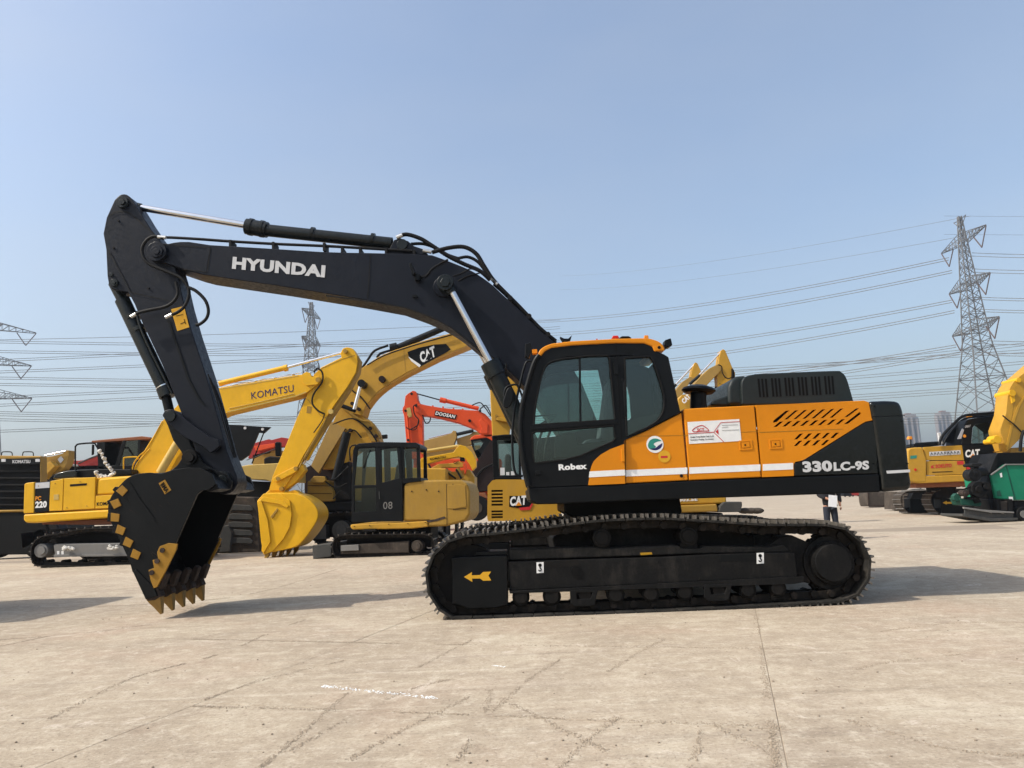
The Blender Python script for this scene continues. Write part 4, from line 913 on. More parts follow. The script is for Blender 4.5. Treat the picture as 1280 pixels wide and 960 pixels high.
# --- yellow crawler excavator 220 behind the bucket, boom reaching right with its bucket down
F = Frame(G(110, 708).y)
X = thing('excavator', base_of(F, 130, 1.4), 'bright yellow crawler excavator with PC 220 on its tail, partly behind the big black bucket', 'excavator')
ol = A8([(222, 905), (190, 880), (178, 830), (185, 780), (215, 735), (270, 712), (360, 700), (450, 680), (560, 670), (700, 672), (850, 690), (960, 700), (1040, 720), (1080, 780), (1070, 850), (1020, 895), (900, 905), (500, 906)])
exc_track(X, F, ol, 0, 0.6, 60, A8([(320, 775), (330, 768), (760, 762), (980, 770), (980, 830), (330, 838)]), [(*A8([(245, 808)])[0], 8.5)], 'lgrey')
pr('frame_ledge', 'lgrey', X, F, A8([(322, 832), (980, 826), (980, 838), (322, 846)]), 0.03, 0.3, 0.005)
for x, y, w in ((410, 793, 42), (675, 792, 40)):
    b = B()
    for k in range(26): b.ball(F(*A8([(x-w*0.7+w*1.4*random.random(), y+random.gauss(0, 5))])[0], -0.02+random.uniform(-.04, .04)), F.m(random.uniform(0.8, 2.2)), (random.uniform(.8, 1.5), 0.8, random.uniform(.6, 1)), 1)
    b.build('foam_wrap', 'plastic', X, smooth=True)
for x in (349, 375): pr('label', 'white', X, F, A8([(x-7, 810), (x+7, 810), (x+7, 830), (x-7, 830)]), 0.074, 0.08, 0)
pr('undercarriage_centre', 'steel', X, F, A8([(300, 680), (1000, 660), (1000, 800), (300, 800)]), 0.65, 2.0, 0.03)
UFk = Frame(F.Y+0.1); WK = 2.6
pr('lower_deck', 'roofbrown', X, UFk, A8([(250, 630), (900, 610), (900, 650), (560, 655), (250, 650)]), 0.2, WK-0.2, 0.02)
B().cylinder((base_of(F, 160)[0], F.Y+1.4, 0.85), (base_of(F, 160)[0], F.Y+1.4, 1.15), 0.6, 32).build('slewing_ring', 'steel', X)
pr('counterweight', 'kyellow', X, UFk, sm(A8([(145, 415), (148, 406), (162, 401)]), 2) + A8([(206, 396), (203, 582), (140, 585), (142, 500)]), -0.02, WK+0.02, 0.05, seg=3)
pr('sill', 'kyellow', X, UFk, A8([(139, 590), (640, 563), (900, 550), (900, 592), (650, 612), (200, 643), (152, 641), (139, 622)]), -0.03, WK+0.03, 0.05, seg=3)
pn = pr('tail_panel', 'black', X, UFk, A8([(214, 398), (299, 391), (293, 570), (204, 579)]), 0, 0.1, 0.005)
pr('silver_band', 'silver', pn, Frame(UFk.Y-0.004), A8([(213, 402), (298, 395), (297, 430), (210, 436)]), 0, 0.003, 0)
text('220', 'white', pn, Frame(UFk.Y-0.004), *A8([(210, 553), (280, 549), (212, 513)]), 0, 0.05)
text('PC', 'amberlamp', pn, Frame(UFk.Y-0.004), *A8([(211, 508), (246, 506), (212, 482)]), 0, 0.04)
d1 = pr('engine_door', 'kyellow', X, UFk, A8([(301, 391), (381, 376), (374, 567), (294, 571)]), 0, 0.1, 0.012)
pr('latch', 'pyellow', d1, Frame(UFk.Y-0.01), A8([(322, 472), (352, 470), (352, 502), (322, 504)]), -0.0, 0.012, 0.004)
pr('engine_door', 'kyellow', X, UFk, A8([(384, 375), (572, 367), (567, 556), (377, 567)]), 0, 0.1, 0.015)
pr('side_box', 'kyellow', X, UFk, A8([(573, 480), (670, 472), (900, 460), (900, 545), (571, 556)]), 0, 0.1, 0.012)
pr('tank', 'kyellow', X, UFk, A8([(578, 474), (584, 392), (600, 376), (745, 364), (900, 355), (900, 455)]), 0.03, 0.9, 0.05, seg=3)
text('KOMATSU', 'blackprint', X, Frame(UFk.Y-0.004), *A8([(580, 540), (705, 531), (580, 518)]), 0, 0.03)
pr('body_core', 'kyellow', X, UFk, A8([(215, 402), (575, 372), (900, 352), (900, 560), (215, 575)]), 0.1, WK, 0.02)
pr('hood_top', 'gloss', X, UFk, sm(A8([(318, 378), (322, 362), (345, 342), (452, 324), (455, 368)]), 2), 0.3, WK-0.3, 0.04)
pr('hood_top', 'black', X, UFk, A8([(455, 366), (455, 322), (580, 318), (785, 320), (788, 350), (600, 372)]), 0.5, WK-0.2, 0.03)
hose('hand_rail', 'black', X, UFk, A8([(452, 370), (452, 200), (456, 180), (475, 168), (560, 163), (578, 180), (600, 215)]), 1.1, 0.7, 6)
b = B()
for k, (x, y) in enumerate(A8([(600, 215), (612, 232), (622, 252), (634, 274), (645, 292), (655, 310), (668, 328), (682, 345), (672, 358), (655, 362), (635, 360), (615, 362), (598, 360), (585, 352), (578, 340)])):
    for q_ in range(6): b.ball(UFk(x+random.uniform(-1.6, 1.6), y+random.uniform(-1.8, 1.8), 0.25+random.uniform(-.05, .05)), F.m(random.uniform(0.9, 2.2)), (random.uniform(.7, 1.3), 1, random.uniform(.7, 1.3)), 1)
b.build('foam_wrapped_pipe', 'plastic', X, smooth=True)
# cab on the far side
CK = Frame(F.Y+1.7)
pr('cab_roof', 'roofbrown', X, CK, A8([(547, 158), (548, 148), (700, 134), (850, 121), (900, 127), (902, 140), (760, 148), (560, 160)]), 0, 1.0, 0.02)
for q in ([(580, 158), (632, 156), (625, 320), (588, 320)], [(735, 148), (755, 146), (715, 300), (690, 300)], [(828, 142), (842, 142), (838, 340), (822, 340)]): pr('cab_post', 'black', X, CK, A8(q), 0, 1.0, 0.01, holes=()); 
pr('window', 'dglass', X, CK, A8([(755, 150), (828, 146), (822, 300), (716, 302)]), 0.02, 0.03, 0)
pr('cab_base', 'black', X, CK, A8([(588, 300), (850, 290), (850, 400), (588, 400)]), 0, 1.0, 0.02)
pr('cab_rear', 'brown', X, CK, A8([(742, 150), (828, 146), (822, 320), (735, 320)]), 0.9, 0.95, 0.0)
pr('mirror', 'black', X, CK, A8([(550, 170), (562, 172), (560, 230), (548, 236)]), -0.1, -0.05, 0.01)
hose('step_rail', 'kyellow', X, CK, A8([(742, 345), (742, 262), (752, 250), (820, 246), (826, 260)]), 0.9, -0.5, 6)
hose('step_rail', 'kyellow', X, CK, A8([(795, 345), (800, 290), (835, 240), (885, 190), (975, 30)]), 0.8, -0.7, 6)
hose('step_rail', 'kyellow', X, CK, A8([(808, 345), (815, 300), (850, 250), (900, 195)]), 0.8, -0.7, 6)
# boom, arm, cylinders
BK = Frame(F.Y+1.0)
bm_ = pr('boom', 'kyellow', X, BK, [(165, 600), (170, 580), (203, 526), (228, 500), (265, 487)] + B1([(78, 215), (250, 185), (405, 160), (420, 160), (440, 150), (465, 165), (492, 168)]) + sm(B1([(500, 180), (495, 195), (480, 205)]), 2) + B1([(440, 235), (398, 252), (110, 320)]) + [(262, 526), (243, 543), (222, 572), (205, 604)], 0, 0.55, 0.015)
text('KOMATSU', 'blueprint', bm_, Frame(BK.Y-0.006), *B1([(213, 262), (388, 230), (211, 233)]), 0, 0.0)
line(Frame(BK.Y-0.006), B1([(112, 314), (396, 248), (438, 232)]), 1.2, 'pyellow', bm_, 'flange_line'); line(Frame(BK.Y-0.006), B1([(82, 219), (405, 165)]), 0.8, 'pyellow', bm_, 'flange_line')
B().disc(BK, B1([(487, 180)])[0], 3, -0.08, 0.6, 16).build('boom_pin', 'dyellow', bm_)
rod('lift_cylinder', 'pyellow', X, BK, A8([(1072, 150)])[0], A8([(960, 340)])[0], 5, -0.25, 16)
ak = rod('arm_cylinder', 'kyellow', X, BK, B1([(80, 197)])[0], B1([(360, 130)])[0], 3.4, 0.25, 16)
rod('rod', 'chrome', ak, BK, B1([(355, 131)])[0], B1([(590, 68)])[0], 1.9, 0.25, 12); rod('gland', 'kyellow', ak, BK, B1([(348, 134)])[0], B1([(362, 131)])[0], 4.3, 0.25, 14)
hose('boom_pipe', 'chrome', X, BK, B1([(85, 212), (200, 190), (330, 168), (420, 150)]), 0.7, 0.1, 6)
AK = Frame(F.Y+1.08)
armk = pr('arm', 'kyellow', X, AK, B1([(436, 262), (445, 235), (470, 160), (500, 130), (585, 88), (580, 72)]) + sm(B1([(590, 52), (608, 46), (632, 52)]), 2) + B1([(648, 78), (652, 105), (645, 150), (610, 210), (560, 280), (520, 340), (480, 410), (425, 500), (395, 560), (340, 640), (285, 640), (300, 580), (360, 440), (400, 340)]), 0, 0.42, 0.015)
pr('arm_flange', 'dyellow', armk, AK, B1([(648, 78), (662, 100), (655, 150), (620, 215), (572, 290), (535, 345), (490, 420), (432, 515), (425, 500), (480, 410), (520, 340), (560, 280), (610, 210), (645, 150), (652, 105)]), 0.05, 0.40, 0.01)
hose('arm_hose', 'hose', X, AK, B1([(470, 150), (485, 135), (505, 150), (505, 190), (470, 240), (465, 280), (490, 310), (515, 322)]), 1.1, -0.1, 6)
B().disc(AK, B1([(540, 312)])[0], 3.2, -0.05, 0.47, 16).build('arm_pin', 'pyellow', armk)
pr('badge', 'dyellow', armk, Frame(AK.Y-0.006), B1([(443, 290), (462, 292), (458, 320), (440, 318)]), 0, 0.003, 0)
kb = rod('bucket_cylinder', 'kyellow', X, AK, B1([(530, 335)])[0], B1([(440, 510)])[0], 3.6, 0.2, 16); rod('rod', 'chrome', kb, AK, B1([(445, 500)])[0], B1([(425, 530)])[0], 2, 0.2, 12)
pr('idler_link', 'kyellow', X, AK, B1([(300, 590), (312, 580), (390, 540), (405, 545), (400, 560), (320, 602), (305, 602)]), -0.08, -0.02, 0.01)
pr('bucket_link', 'kyellow', X, AK, B1([(395, 540), (425, 530), (435, 555), (400, 600), (345, 645), (325, 630), (380, 580)]), 0.05, 0.35, 0.02)
KK = Frame(F.Y+0.75)
buck = pr('bucket', 'kyellow', X, KK, B1([(235, 682), (262, 652), (325, 650), (372, 680), (380, 740), (372, 790), (345, 840), (300, 890), (262, 905), (252, 850), (246, 760)]), -0.05, 0.0, 0.02)
b = B()
prof = sm(B1([(262, 652), (330, 648), (400, 652), (455, 680), (485, 715), (487, 755), (462, 800), (430, 842), (395, 872), (330, 888), (262, 900)]), 3)
b.prism(KK, prof, 0.0, 1.15); b.build('shell', 'kyellow', buck, 0.03, smooth=True)
pr('edge_bar', 'kyellow', buck, Frame(KK.Y-0.05), B1([(237, 684), (252, 676), (280, 760), (292, 850), (262, 900), (252, 850)]), -0.05, 0.0, 0.015)
pr('rib', 'dyellow', buck, Frame(KK.Y-0.05), B1([(290, 748), (318, 712), (324, 718), (298, 755)]), -0.03, 0.0, 0.01)
pr('top_bar', 'kyellow', buck, Frame(KK.Y-0.05), B1([(244, 682), (262, 664), (340, 680), (366, 700), (360, 712), (330, 696), (262, 684)]), -0.04, 0.0, 0.01)
pr('side_cutter', 'kyellow', buck, Frame(KK.Y-0.08), B1([(258, 838), (285, 820), (292, 850), (270, 875), (264, 900), (254, 890)]), 0, 0.03, 0.006)
pr('bucket_ear', 'kyellow', buck, KK, B1([(262, 658), (290, 632), (318, 618), (348, 622), (352, 645), (392, 636), (412, 650), (440, 676), (300, 672)]), 0.35, 0.75, 0.02)
for i in range(5):
    x = 268+i*30; y = 900-i*6
    tb = B(); tb.prism(KK, B1([(x, y), (x+20, y-8), (x+14, y+12), (x-4, y+34)]), 0.0+i*0.24, 0.12+i*0.24); tb.build('tooth', 'dyellow', buck, 0.006)

for p_ in (B1([(120, 300), (250, 272), (390, 238)]),): hose('boom_weld', 'pyellow', bm_, BK, p_, 0.35, -0.01, 5)
for q_ in B1([(150, 210), (230, 195), (310, 182), (385, 168)]): pr('pipe_clamp', 'dyellow', bm_, BK, [(q_[0]-1.2, q_[1]-3), (q_[0]+1.2, q_[1]-3), (q_[0]+1.2, q_[1]+2), (q_[0]-1.2, q_[1]+2)], 0.05, 0.15, 0)
hose('arm_pipe', 'dyellow', X, AK, B1([(525, 335), (500, 385), (455, 460), (425, 515), (410, 545)]), 0.7, -0.06, 6)
hose('arm_hose', 'hose', X, AK, B1([(515, 322), (505, 350), (470, 400)]), 0.7, -0.06, 6)
pr('boom_fork', 'kyellow', X, BK, B1([(420, 160), (438, 148), (455, 152), (462, 170), (492, 166), (500, 182), (484, 200), (440, 205), (425, 190)]), -0.06, -0.0, 0.008)
for q_ in B1([(600, 62), (322, 590), (395, 548), (335, 632)]): B().disc(AK, q_, 2.6, -0.1, 0.5, 14).build('pin', 'dyellow', armk)
line(Frame(AK.Y-0.006), B1([(500, 135), (590, 95), (640, 80)]), 0.8, 'dyellow', armk, 'weld_line'); line(Frame(AK.Y-0.006), B1([(445, 262), (500, 330), (520, 338)]), 0.6, 'dyellow', armk, 'weld_line')
for q_ in A8([(230, 420), (330, 405), (480, 395), (520, 540), (400, 550)]): B().disc(UFk, q_, 0.7, -0.01, 0.01, 8).build('bolt', 'dyellow', X)
pr('vent_grille', 'blackprint', X, UFk, A8([(420, 410), (520, 403), (520, 416), (420, 423)]), -0.006, 0.002, 0)
# --- loader at far left with barred radiator
F = Frame(G(30, 698).y)
X = thing('wheel_loader', base_of(F, 0, 1.5), 'brown-yellow wheel loader seen head on at the left, dark barred radiator under its name', 'loader')
pr('radiator_housing', 'dyellow', X, F, A8([(-110, 235), (245, 240), (250, 575), (-110, 580)]), 0, 0.35, 0.03, holes=[A8([(-80, 262), (238, 258), (243, 560), (-80, 565)])])
pr('radiator_core', 'blackprint', X, F, A8([(-90, 255), (243, 250), (246, 565), (-90, 570)]), 0.25, 0.3, 0)
for i, y in enumerate((325, 367, 408, 448, 488, 528)): pr('radiator_bar', 'steel', X, F, A8([(-85, y), (242, y), (242, y+10), (-85, y+10)]), 0.08, 0.2, 0.01)
pr('name_panel', 'black', X, F, A8([(-20, 255), (240, 254), (241, 290), (-20, 290)]), 0.0, 0.07, 0.01)
text('KOMATSU', 'silver', X, Frame(F.Y-0.01), *A8([(75, 284), (182, 283), (75, 264)]), 0, 0.03)
for x in (20, 225): pr('head_lamp', 'lens', X, Frame(F.Y-0.02), A8([(x-13, 258), (x+13, 258), (x+13, 275), (x-13, 275)]), 0, 0.03, 0.005)
for x in (8, 135): hose('top_rail', 'grey', X, F, A8([(x, 240), (x+3, 222), (x+12, 215), (x+52, 215), (x+64, 222), (x+66, 240)]), 0.7, 0.4, 6)
pr('engine_bay', 'brown', X, F, A8([(-130, 250), (215, 255), (215, 600), (-130, 600)]), 0.36, 0.9, 0.03)
pr('chassis', 'blackprint', X, F, A8([(-130, 580), (260, 576), (285, 680), (265, 830), (-130, 835)]), 0.05, 0.9, 0.05)
for x in (-70, 240):
    b = B(); b.disc(F, A8([(x, 735)])[0], 25, 0.1, 0.7, 32); o = b.build('wheel', 'hose', X, 0.06); B().disc(F, A8([(x, 735)])[0], 11, 0.05, 0.1, 24).build('rim', 'brown', o)
pr('hub_guard', 'roofbrown', X, F, A8([(120, 700), (200, 690), (220, 760), (130, 800)]), 0.05, 0.6, 0.03)

# --- helper for machines of which only arms show above the row
def arm_piece(X, name, mat, F, poly, th, bevel=0.02, d=0.0): return pr(name, mat, X, F, poly, d, d+th, bevel)
# small amber boom pair at far left
F = Frame(34.0)
X = thing('excavator', base_of(F, 65), 'small distant amber excavator folding its arm, seen above the PC 220 tail', 'excavator')
arm_piece(X, 'boom', 'dyellow', F, A8([(250, 250), (320, 240), (375, 225), (395, 205), (412, 206), (414, 235), (400, 290), (370, 330), (320, 350), (270, 385), (250, 390), (262, 330), (250, 300)]), 0.5)
arm_piece(X, 'arm', 'cyellow', F, A8([(255, 300), (300, 270), (330, 300), (290, 340), (262, 380), (250, 370)]), 0.4, d=-0.45)
pr('badge', 'silver', X, F, A8([(345, 260), (365, 240), (382, 262), (362, 284)]), -0.02, 0.0, 0)
rod('arm_cylinder', 'chrome', X, F, *A8([(270, 238), (395, 210)]), 1.2, -0.1, 10)
arm_piece(X, 'body', 'black', F, A8([(230, 380), (400, 340), (420, 700), (230, 700)]), 2.0)
# red machine far behind
F = Frame(40.0)
X = thing('excavator', base_of(F, 110), 'dull red excavator far behind, glimpsed through the cab of the yellow PC 220', 'excavator')
arm_piece(X, 'boom', 'dred', F, A8([(400, 265), (470, 268), (520, 262), (600, 232), (640, 205), (700, 190), (730, 200), (720, 330), (400, 330)]), 0.6)
arm_piece(X, 'body', 'dred', F, A8([(395, 300), (740, 290), (740, 520), (395, 520)]), 2.4)
hose('boom_pipe', 'grey', X, F, A8([(470, 285), (520, 262), (590, 235)]), 1.0, -0.1, 6)
rod('cylinder', 'lgrey', X, F, *A8([(400, 290), (470, 300)]), 1.5, -0.2, 8)

# --- pale yellow loader with a black canopy, behind the bucket of the yellow excavator
F = Frame(G(300, 690).y)
X = thing('wheel_loader', base_of(F, 310, 1.2), 'pale yellow loader with black canopy and muddy grille, between the two lowered buckets', 'loader')
pr('hood', 'pyellow', X, F, sm(D6([(330, 585), (345, 570), (420, 555)]), 2) + D6([(690, 540), (760, 540), (760, 700), (600, 700), (560, 685), (400, 680)]), 0, 2.0, 0.08, seg=3)
pr('canopy', 'black', X, F, D6([(240, 210), (605, 232), (545, 285), (500, 280), (420, 470), (350, 520), (300, 520), (240, 400)]), 0.3, 0.42, 0.01)
for p in D6([(385, 240), (535, 250)]): B().disc(F, p, 1.8, 0.26, 0.3, 10).build('lamp', 'lens', X)
rod('canopy_post', 'blackprint', X, F, *D6([(545, 285), (445, 545)]), 0.8, 0.4, 8)
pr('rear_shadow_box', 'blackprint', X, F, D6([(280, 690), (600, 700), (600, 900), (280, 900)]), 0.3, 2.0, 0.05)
gr = pr('radiator_block', 'mud', X, F, A3([(640, 345), (660, 330), (720, 322), (830, 325), (848, 360), (862, 600), (640, 608)]), -0.3, 0.5, 0.05)
for y in (380, 425, 465, 505, 545): pr('louvre', 'grey', gr, F, A3([(700, y-12), (725, y-18), (810, y-14), (825, y), (822, y+14), (700, y+12)]), -0.36, -0.3, 0.02)
pr('lamp_cluster', 'grey', gr, F, A3([(660, 470), (705, 465), (720, 500), (712, 600), (650, 605)]), -0.42, -0.3, 0.04)
for x in (285, 340): 
    b = B(); b.disc(F, (x, 672), 20, 0.1, 0.6, 28); b.build('wheel', 'hose', X, 0.05)
pr('engine_pack', 'steel', X, F, D6([(545, 500), (600, 480), (690, 490), (690, 545), (545, 550)]), 0.4, 1.2, 0.05)
pr('exhaust', 'black', X, F, D6([(640, 370), (650, 358), (686, 360), (688, 480), (645, 482)]), 0.6, 0.8, 0.03)
hose('pipe', 'grey', X, F, D6([(400, 515), (520, 470), (640, 420)]), 0.5, 0.2, 6)
F = Frame(42.0)
X = thing('excavator', base_of(F, 335), 'distant red excavator arm between black canopy and yellow stick', 'excavator')
arm_piece(X, 'boom', 'dred', F, D6([(410, 500), (460, 370), (590, 335), (605, 345), (700, 320), (760, 330), (760, 400), (640, 405), (600, 460), (540, 470), (480, 500)]), 0.6)
arm_piece(X, 'arm', 'red', F, D6([(460, 395), (640, 370), (640, 400), (480, 440)]), 0.5, d=-0.5)
arm_piece(X, 'body', 'dyellow', F, D6([(450, 470), (640, 430), (760, 440), (760, 620), (450, 620)]), 2.0)

# --- big amber crawler excavator with black logo plate on its boom
F = Frame(G(430, 682).y)
X = thing('excavator', base_of(F, 480, 1.8), 'big amber crawler excavator with black CAT plate on its high arched boom', 'excavator')
BC = Frame(F.Y+1.0)
bo = pr('boom', 'cyellow', X, BC, B5([(186, 575), (200, 520), (238, 440)]) + sm(B5([(300, 378), (345, 345), (400, 312), (470, 283)]), 3) + B5([(600, 240), (780, 190), (872, 238), (868, 252), (700, 318)]) + sm(B5([(540, 398), (440, 458), (370, 515), (320, 580)]), 3) + B5([(306, 625), (240, 610)]), 0, 1.0, 0.02)
B().disc(BC, B5([(405, 432)])[0], 4, -0.25, 0.0, 18).build('boom_pin', 'brown', bo)
pl = pr('logo_plate', 'blackprint', bo, Frame(BC.Y-0.015), B5([(540, 292), (600, 270), (680, 253), (742, 250), (765, 278), (740, 296), (602, 372), (548, 322)]), 0, 0.01, 0)
pr('white_flash', 'white', pl, Frame(BC.Y-0.02), B5([(543, 315), (604, 356), (610, 362), (602, 372), (560, 340)]), 0, 0.003, 0)
text('CAT', 'white', pl, Frame(BC.Y-0.02), *B5([(612, 352), (690, 314), (600, 296)]), 0, 0.045)
pr('triangle_print', 'blackprint', pl, Frame(BC.Y-0.024), B5([(634, 336), (650, 298), (672, 320)]), 0, 0.003, 0)
rc = rod('arm_cylinder', 'black', X, BC, *B5([(452, 285), (745, 160)]), 4.3, 0.4, 18)
rod('gland', 'black', rc, BC, *B5([(450, 270), (486, 262)]), 5, 0.35, 14)
for pts in (B5([(300, 382), (335, 330), (370, 285), (440, 258)]), B5([(380, 322), (400, 300), (450, 284)])): hose('boom_hose', 'hose', X, BC, pts, 1.6, 0.3, 6)
lc = rod('lift_cylinder', 'black', X, BC, *B5([(165, 960), (225, 712)]), 5.2, -0.6, 18)
rod('rod', 'chrome', lc, BC, *B5([(297, 460), (262, 592)]), 2.2, -0.4, 12); B().disc(BC, B5([(298, 455)])[0], 4.8, -0.5, 0.0, 18).build('cylinder_eye', 'black', lc)
pr('boom_foot', 'cyellow', X, BC, B5([(150, 660), (186, 575), (240, 610), (306, 625), (345, 655), (378, 700), (398, 765), (300, 790), (250, 830), (215, 900), (100, 905), (90, 890)]), 0.1, 1.0, 0.02)
pr('foot_plate', 'gold', X, BC, B5([(142, 655), (216, 690), (75, 925), (36, 885)]), -0.1, 0.1, 0.01)
hose('boom_pipe', 'dyellow', X, BC, B5([(190, 570), (240, 610), (300, 650), (350, 660), (400, 745)]), 1.5, -0.05, 6)
rod('pivot_bar', 'black', X, BC, *B5([(190, 570), (270, 600)]), 2.6, -0.3, 12)
pr('bracket', 'dyellow', X, BC, B5([(262, 640), (340, 650), (372, 700), (395, 760), (350, 760), (320, 700)]), -0.05, 0.1, 0.01)
b = B(); b.prism(BC, B5([(405, 725), (432, 722), (432, 742), (408, 745)]), -0.2, 0.0); b.build('work_lamp', 'black', X, 0.01)
for p_ in (B5([(232, 470), (260, 500), (300, 530), (345, 590)]), B5([(330, 360), (420, 310), (560, 262), (700, 222), (780, 200)]), B5([(150, 670), (250, 640), (330, 690), (380, 760)]), B5([(215, 720), (260, 700), (300, 740)])): hose('hose', 'hose', X, BC, p_, 0.9, -0.08, 6)
line(Frame(BC.Y-0.01), B5([(870, 250), (700, 325), (540, 405), (440, 465), (370, 520), (322, 588)]), 0.9, 'dyellow', bo, 'weld_line'); line(Frame(BC.Y-0.01), B5([(520, 275), (530, 395)]), 0.6, 'dyellow', bo, 'weld_line')
for q_ in B5([(250, 560), (285, 590), (345, 690), (375, 730), (240, 700)]): B().disc(BC, q_, 2.2, -0.12, 0.1, 14).build('pin', 'brown', X)
UC_ = Frame(F.Y+0.1)
for p_ in (B2([(70, 480), (110, 500), (150, 470), (190, 430)]), B2([(60, 500), (120, 540), (180, 520)]), B2([(110, 600), (150, 560), (185, 590)])): hose('hose', 'hose', X, UC_, p_, 0.9, -0.05, 6)
pr('engine_side', 'brown', X, UC_, B2([(-40, 440), (40, 400), (110, 420), (200, 420), (210, 620), (-40, 620)]), 1.5, 2.6, 0.03)
rod('stick_cylinder', 'black', X, BC, (384, 498), (368, 548), 4.0, 0.5, 14)
pr('front_body', 'dyellow', X, UC_, B2([(-25, 505), (60, 500), (110, 560), (112, 612), (-25, 616)]), 0.0, 2.6, 0.05)
for y in (530, 570): line(Frame(UC_.Y-0.01), B2([(-20, y), (105, y+2)]), 0.8, 'brown', X, 'panel_seam')
pr('front_lug', 'dyellow', X, UC_, B2([(-10, 500), (10, 480), (66, 482), (72, 500), (60, 515), (0, 515)]), -0.2, 0.0, 0.02)
pr('hose_bundle', 'steel', X, UC_, B2([(110, 430), (200, 400), (210, 610), (110, 620)]), 0.3, 1.2, 0.1)
pr('upper_deck', 'black', X, UC_, B2([(-40, 616), (400, 610), (700, 610), (700, 660), (-40, 664)]), 0.2, 2.8, 0.05)
pr('body', 'cyellow', X, UC_, B2([(205, 430), (700, 440), (700, 610), (205, 610)]), 0.5, 3.0, 0.05)
ol = B2([(30, 838), (0, 800), (-40, 720), (0, 690), (120, 672), (300, 668), (700, 668), (760, 740), (740, 800), (690, 838), (300, 840)])
exc_track(X, F, ol, 0, 0.7, 56, B2([(-30, 740), (70, 735), (75, 810), (-30, 812)]), [(*B2([(150, 760)])[0], 11)], 'grey', 2.6)
pr('track_frame', 'grey', X, F, B2([(200, 730), (680, 730), (680, 800), (200, 805)]), 0.1, 0.5, 0.02)

pr('undercarriage_centre', 'steel', X, F, B2([(0, 655), (700, 650), (700, 800), (0, 800)]), 0.75, 2.5, 0.03)
# --- small short-tailed amber excavator in the middle
F = Frame(G(480, 696).y, -4, 480)
X = thing('excavator', base_of(F, 500, 1.1), 'small amber excavator with black cab and rounded short tail, blade on the ground', 'excavator')
ol = B2([(150, 910), (112, 890), (100, 850), (112, 808), (150, 786), (300, 782), (450, 780), (600, 782), (636, 815), (642, 860), (606, 903), (400, 908)])
exc_track(X, F, ol, 0, 0.45, 48, B2([(148, 842), (240, 836), (505, 820), (506, 880), (150, 888)]), [(*B2([(548, 845)])[0], 7)], 'mud', 1.7)
pr('undercarriage_centre', 'steel', X, F, B2([(180, 745), (620, 745), (620, 850), (180, 850)]), 0.5, 1.6, 0.03)
pr('frame_box', 'lgrey', X, F, B2([(150, 842), (242, 838), (244, 868), (150, 872)]), 0.02, 0.1, 0.008)
pr('dozer_blade', 'grey', X, F, B2([(0, 842), (100, 832), (100, 900), (5, 915)]), 0.0, 2.1, 0.02)
pr('dozer_arm', 'grey', X, F, B2([(90, 850), (150, 845), (150, 875), (90, 885)]), 0.5, 0.7, 0.01)
B().cylinder((*base_of(F, 490, 1.1)[:2], 0.6), (*base_of(F, 490, 1.1)[:2], 0.85), 0.45, 28).build('slewing_ring', 'steel', X)
UM = Frame(F.Y+0.05, -4, 480)
pr('deck', 'cyellow', X, UM, B2([(200, 733), (470, 722), (600, 714), (606, 745), (520, 755), (212, 760), (200, 750)]), 0, 2.1, 0.03)
tail = pr('counterweight', 'dyellow', X, UM, B2([(478, 530), (500, 505), (640, 500), (778, 500), (812, 522), (824, 560), (824, 680), (800, 715), (700, 742), (600, 746), (606, 715), (474, 716)]), 0.03, 2.05, 0.10, seg=3)
pr('tail_door', 'dyellow', tail, UM, B2([(706, 528), (770, 524), (800, 530), (806, 640), (740, 652), (708, 650)]), 0.012, 0.05, 0.012)
for q_ in ((520, 560), (596, 552), (660, 560)): B().disc(UM, B2([q_])[0], 0.9, 0.015, 0.04, 10).build('bolt', 'brown', tail)
pr('rust_scrape', 'rust', tail, UM, B2([(560, 716), (640, 706), (690, 690), (700, 700), (650, 716), (606, 722)]), 0.024, 0.03, 0)
line(Frame(UM.Y+0.018, -4, 480), B2([(702, 520), (704, 738)]), 0.7, 'brown', tail, 'panel_seam')
line(Frame(UM.Y+0.018, -4, 480), B2([(735, 520), (737, 655), (805, 650)]), 0.8, 'brown', tail, 'door_seam')
cb = pr('cab_side', 'black', X, UM, B2([(206, 722), (206, 560), (214, 345), (226, 325), (245, 315), (345, 306), (460, 306), (470, 500), (474, 716)]), 0, 0.06, 0.01, holes=[B2([(238, 345), (245, 338), (328, 332), (333, 526), (220, 528)]), B2([(222, 545), (332, 540), (332, 662), (220, 668)]), B2([(362, 340), (442, 332), (455, 490), (364, 515)])])
for q in ([(238, 345), (245, 338), (328, 332), (333, 526), (220, 528)], [(222, 545), (332, 540), (332, 662), (220, 668)], [(362, 340), (442, 332), (455, 490), (364, 515)]): pr('window', 'dglass', cb, UM, B2(q), 0.03, 0.038, 0)
pr('cab_side', 'black', X, UM, B2([(206, 722), (206, 560), (214, 345), (226, 325), (460, 306), (560, 320), (565, 500), (474, 716)]), 0.95, 1.0, 0, trace=0, holes=[B2([(238, 345), (328, 332), (333, 526), (220, 528)]), B2([(362, 340), (442, 332), (455, 490), (364, 515)]), B2([(480, 340), (545, 345), (545, 490), (485, 495)])])
pr('cab_roof', 'black', X, UM, B2([(214, 345), (224, 320), (245, 310), (345, 302), (540, 305), (562, 318), (564, 336), (460, 330), (245, 330)]), -0.02, 1.0, 0.02)
for q in ([(462, 330), (480, 330), (484, 500), (470, 500)], [(545, 330), (562, 332), (566, 495), (548, 495)]): pr('cab_post', 'black', X, UM, B2(q), 0.02, 0.08, 0.005)
pr('window', 'dglass', X, UM, B2([(480, 338), (546, 338), (548, 495), (484, 498)]), 0.04, 0.05, 0)
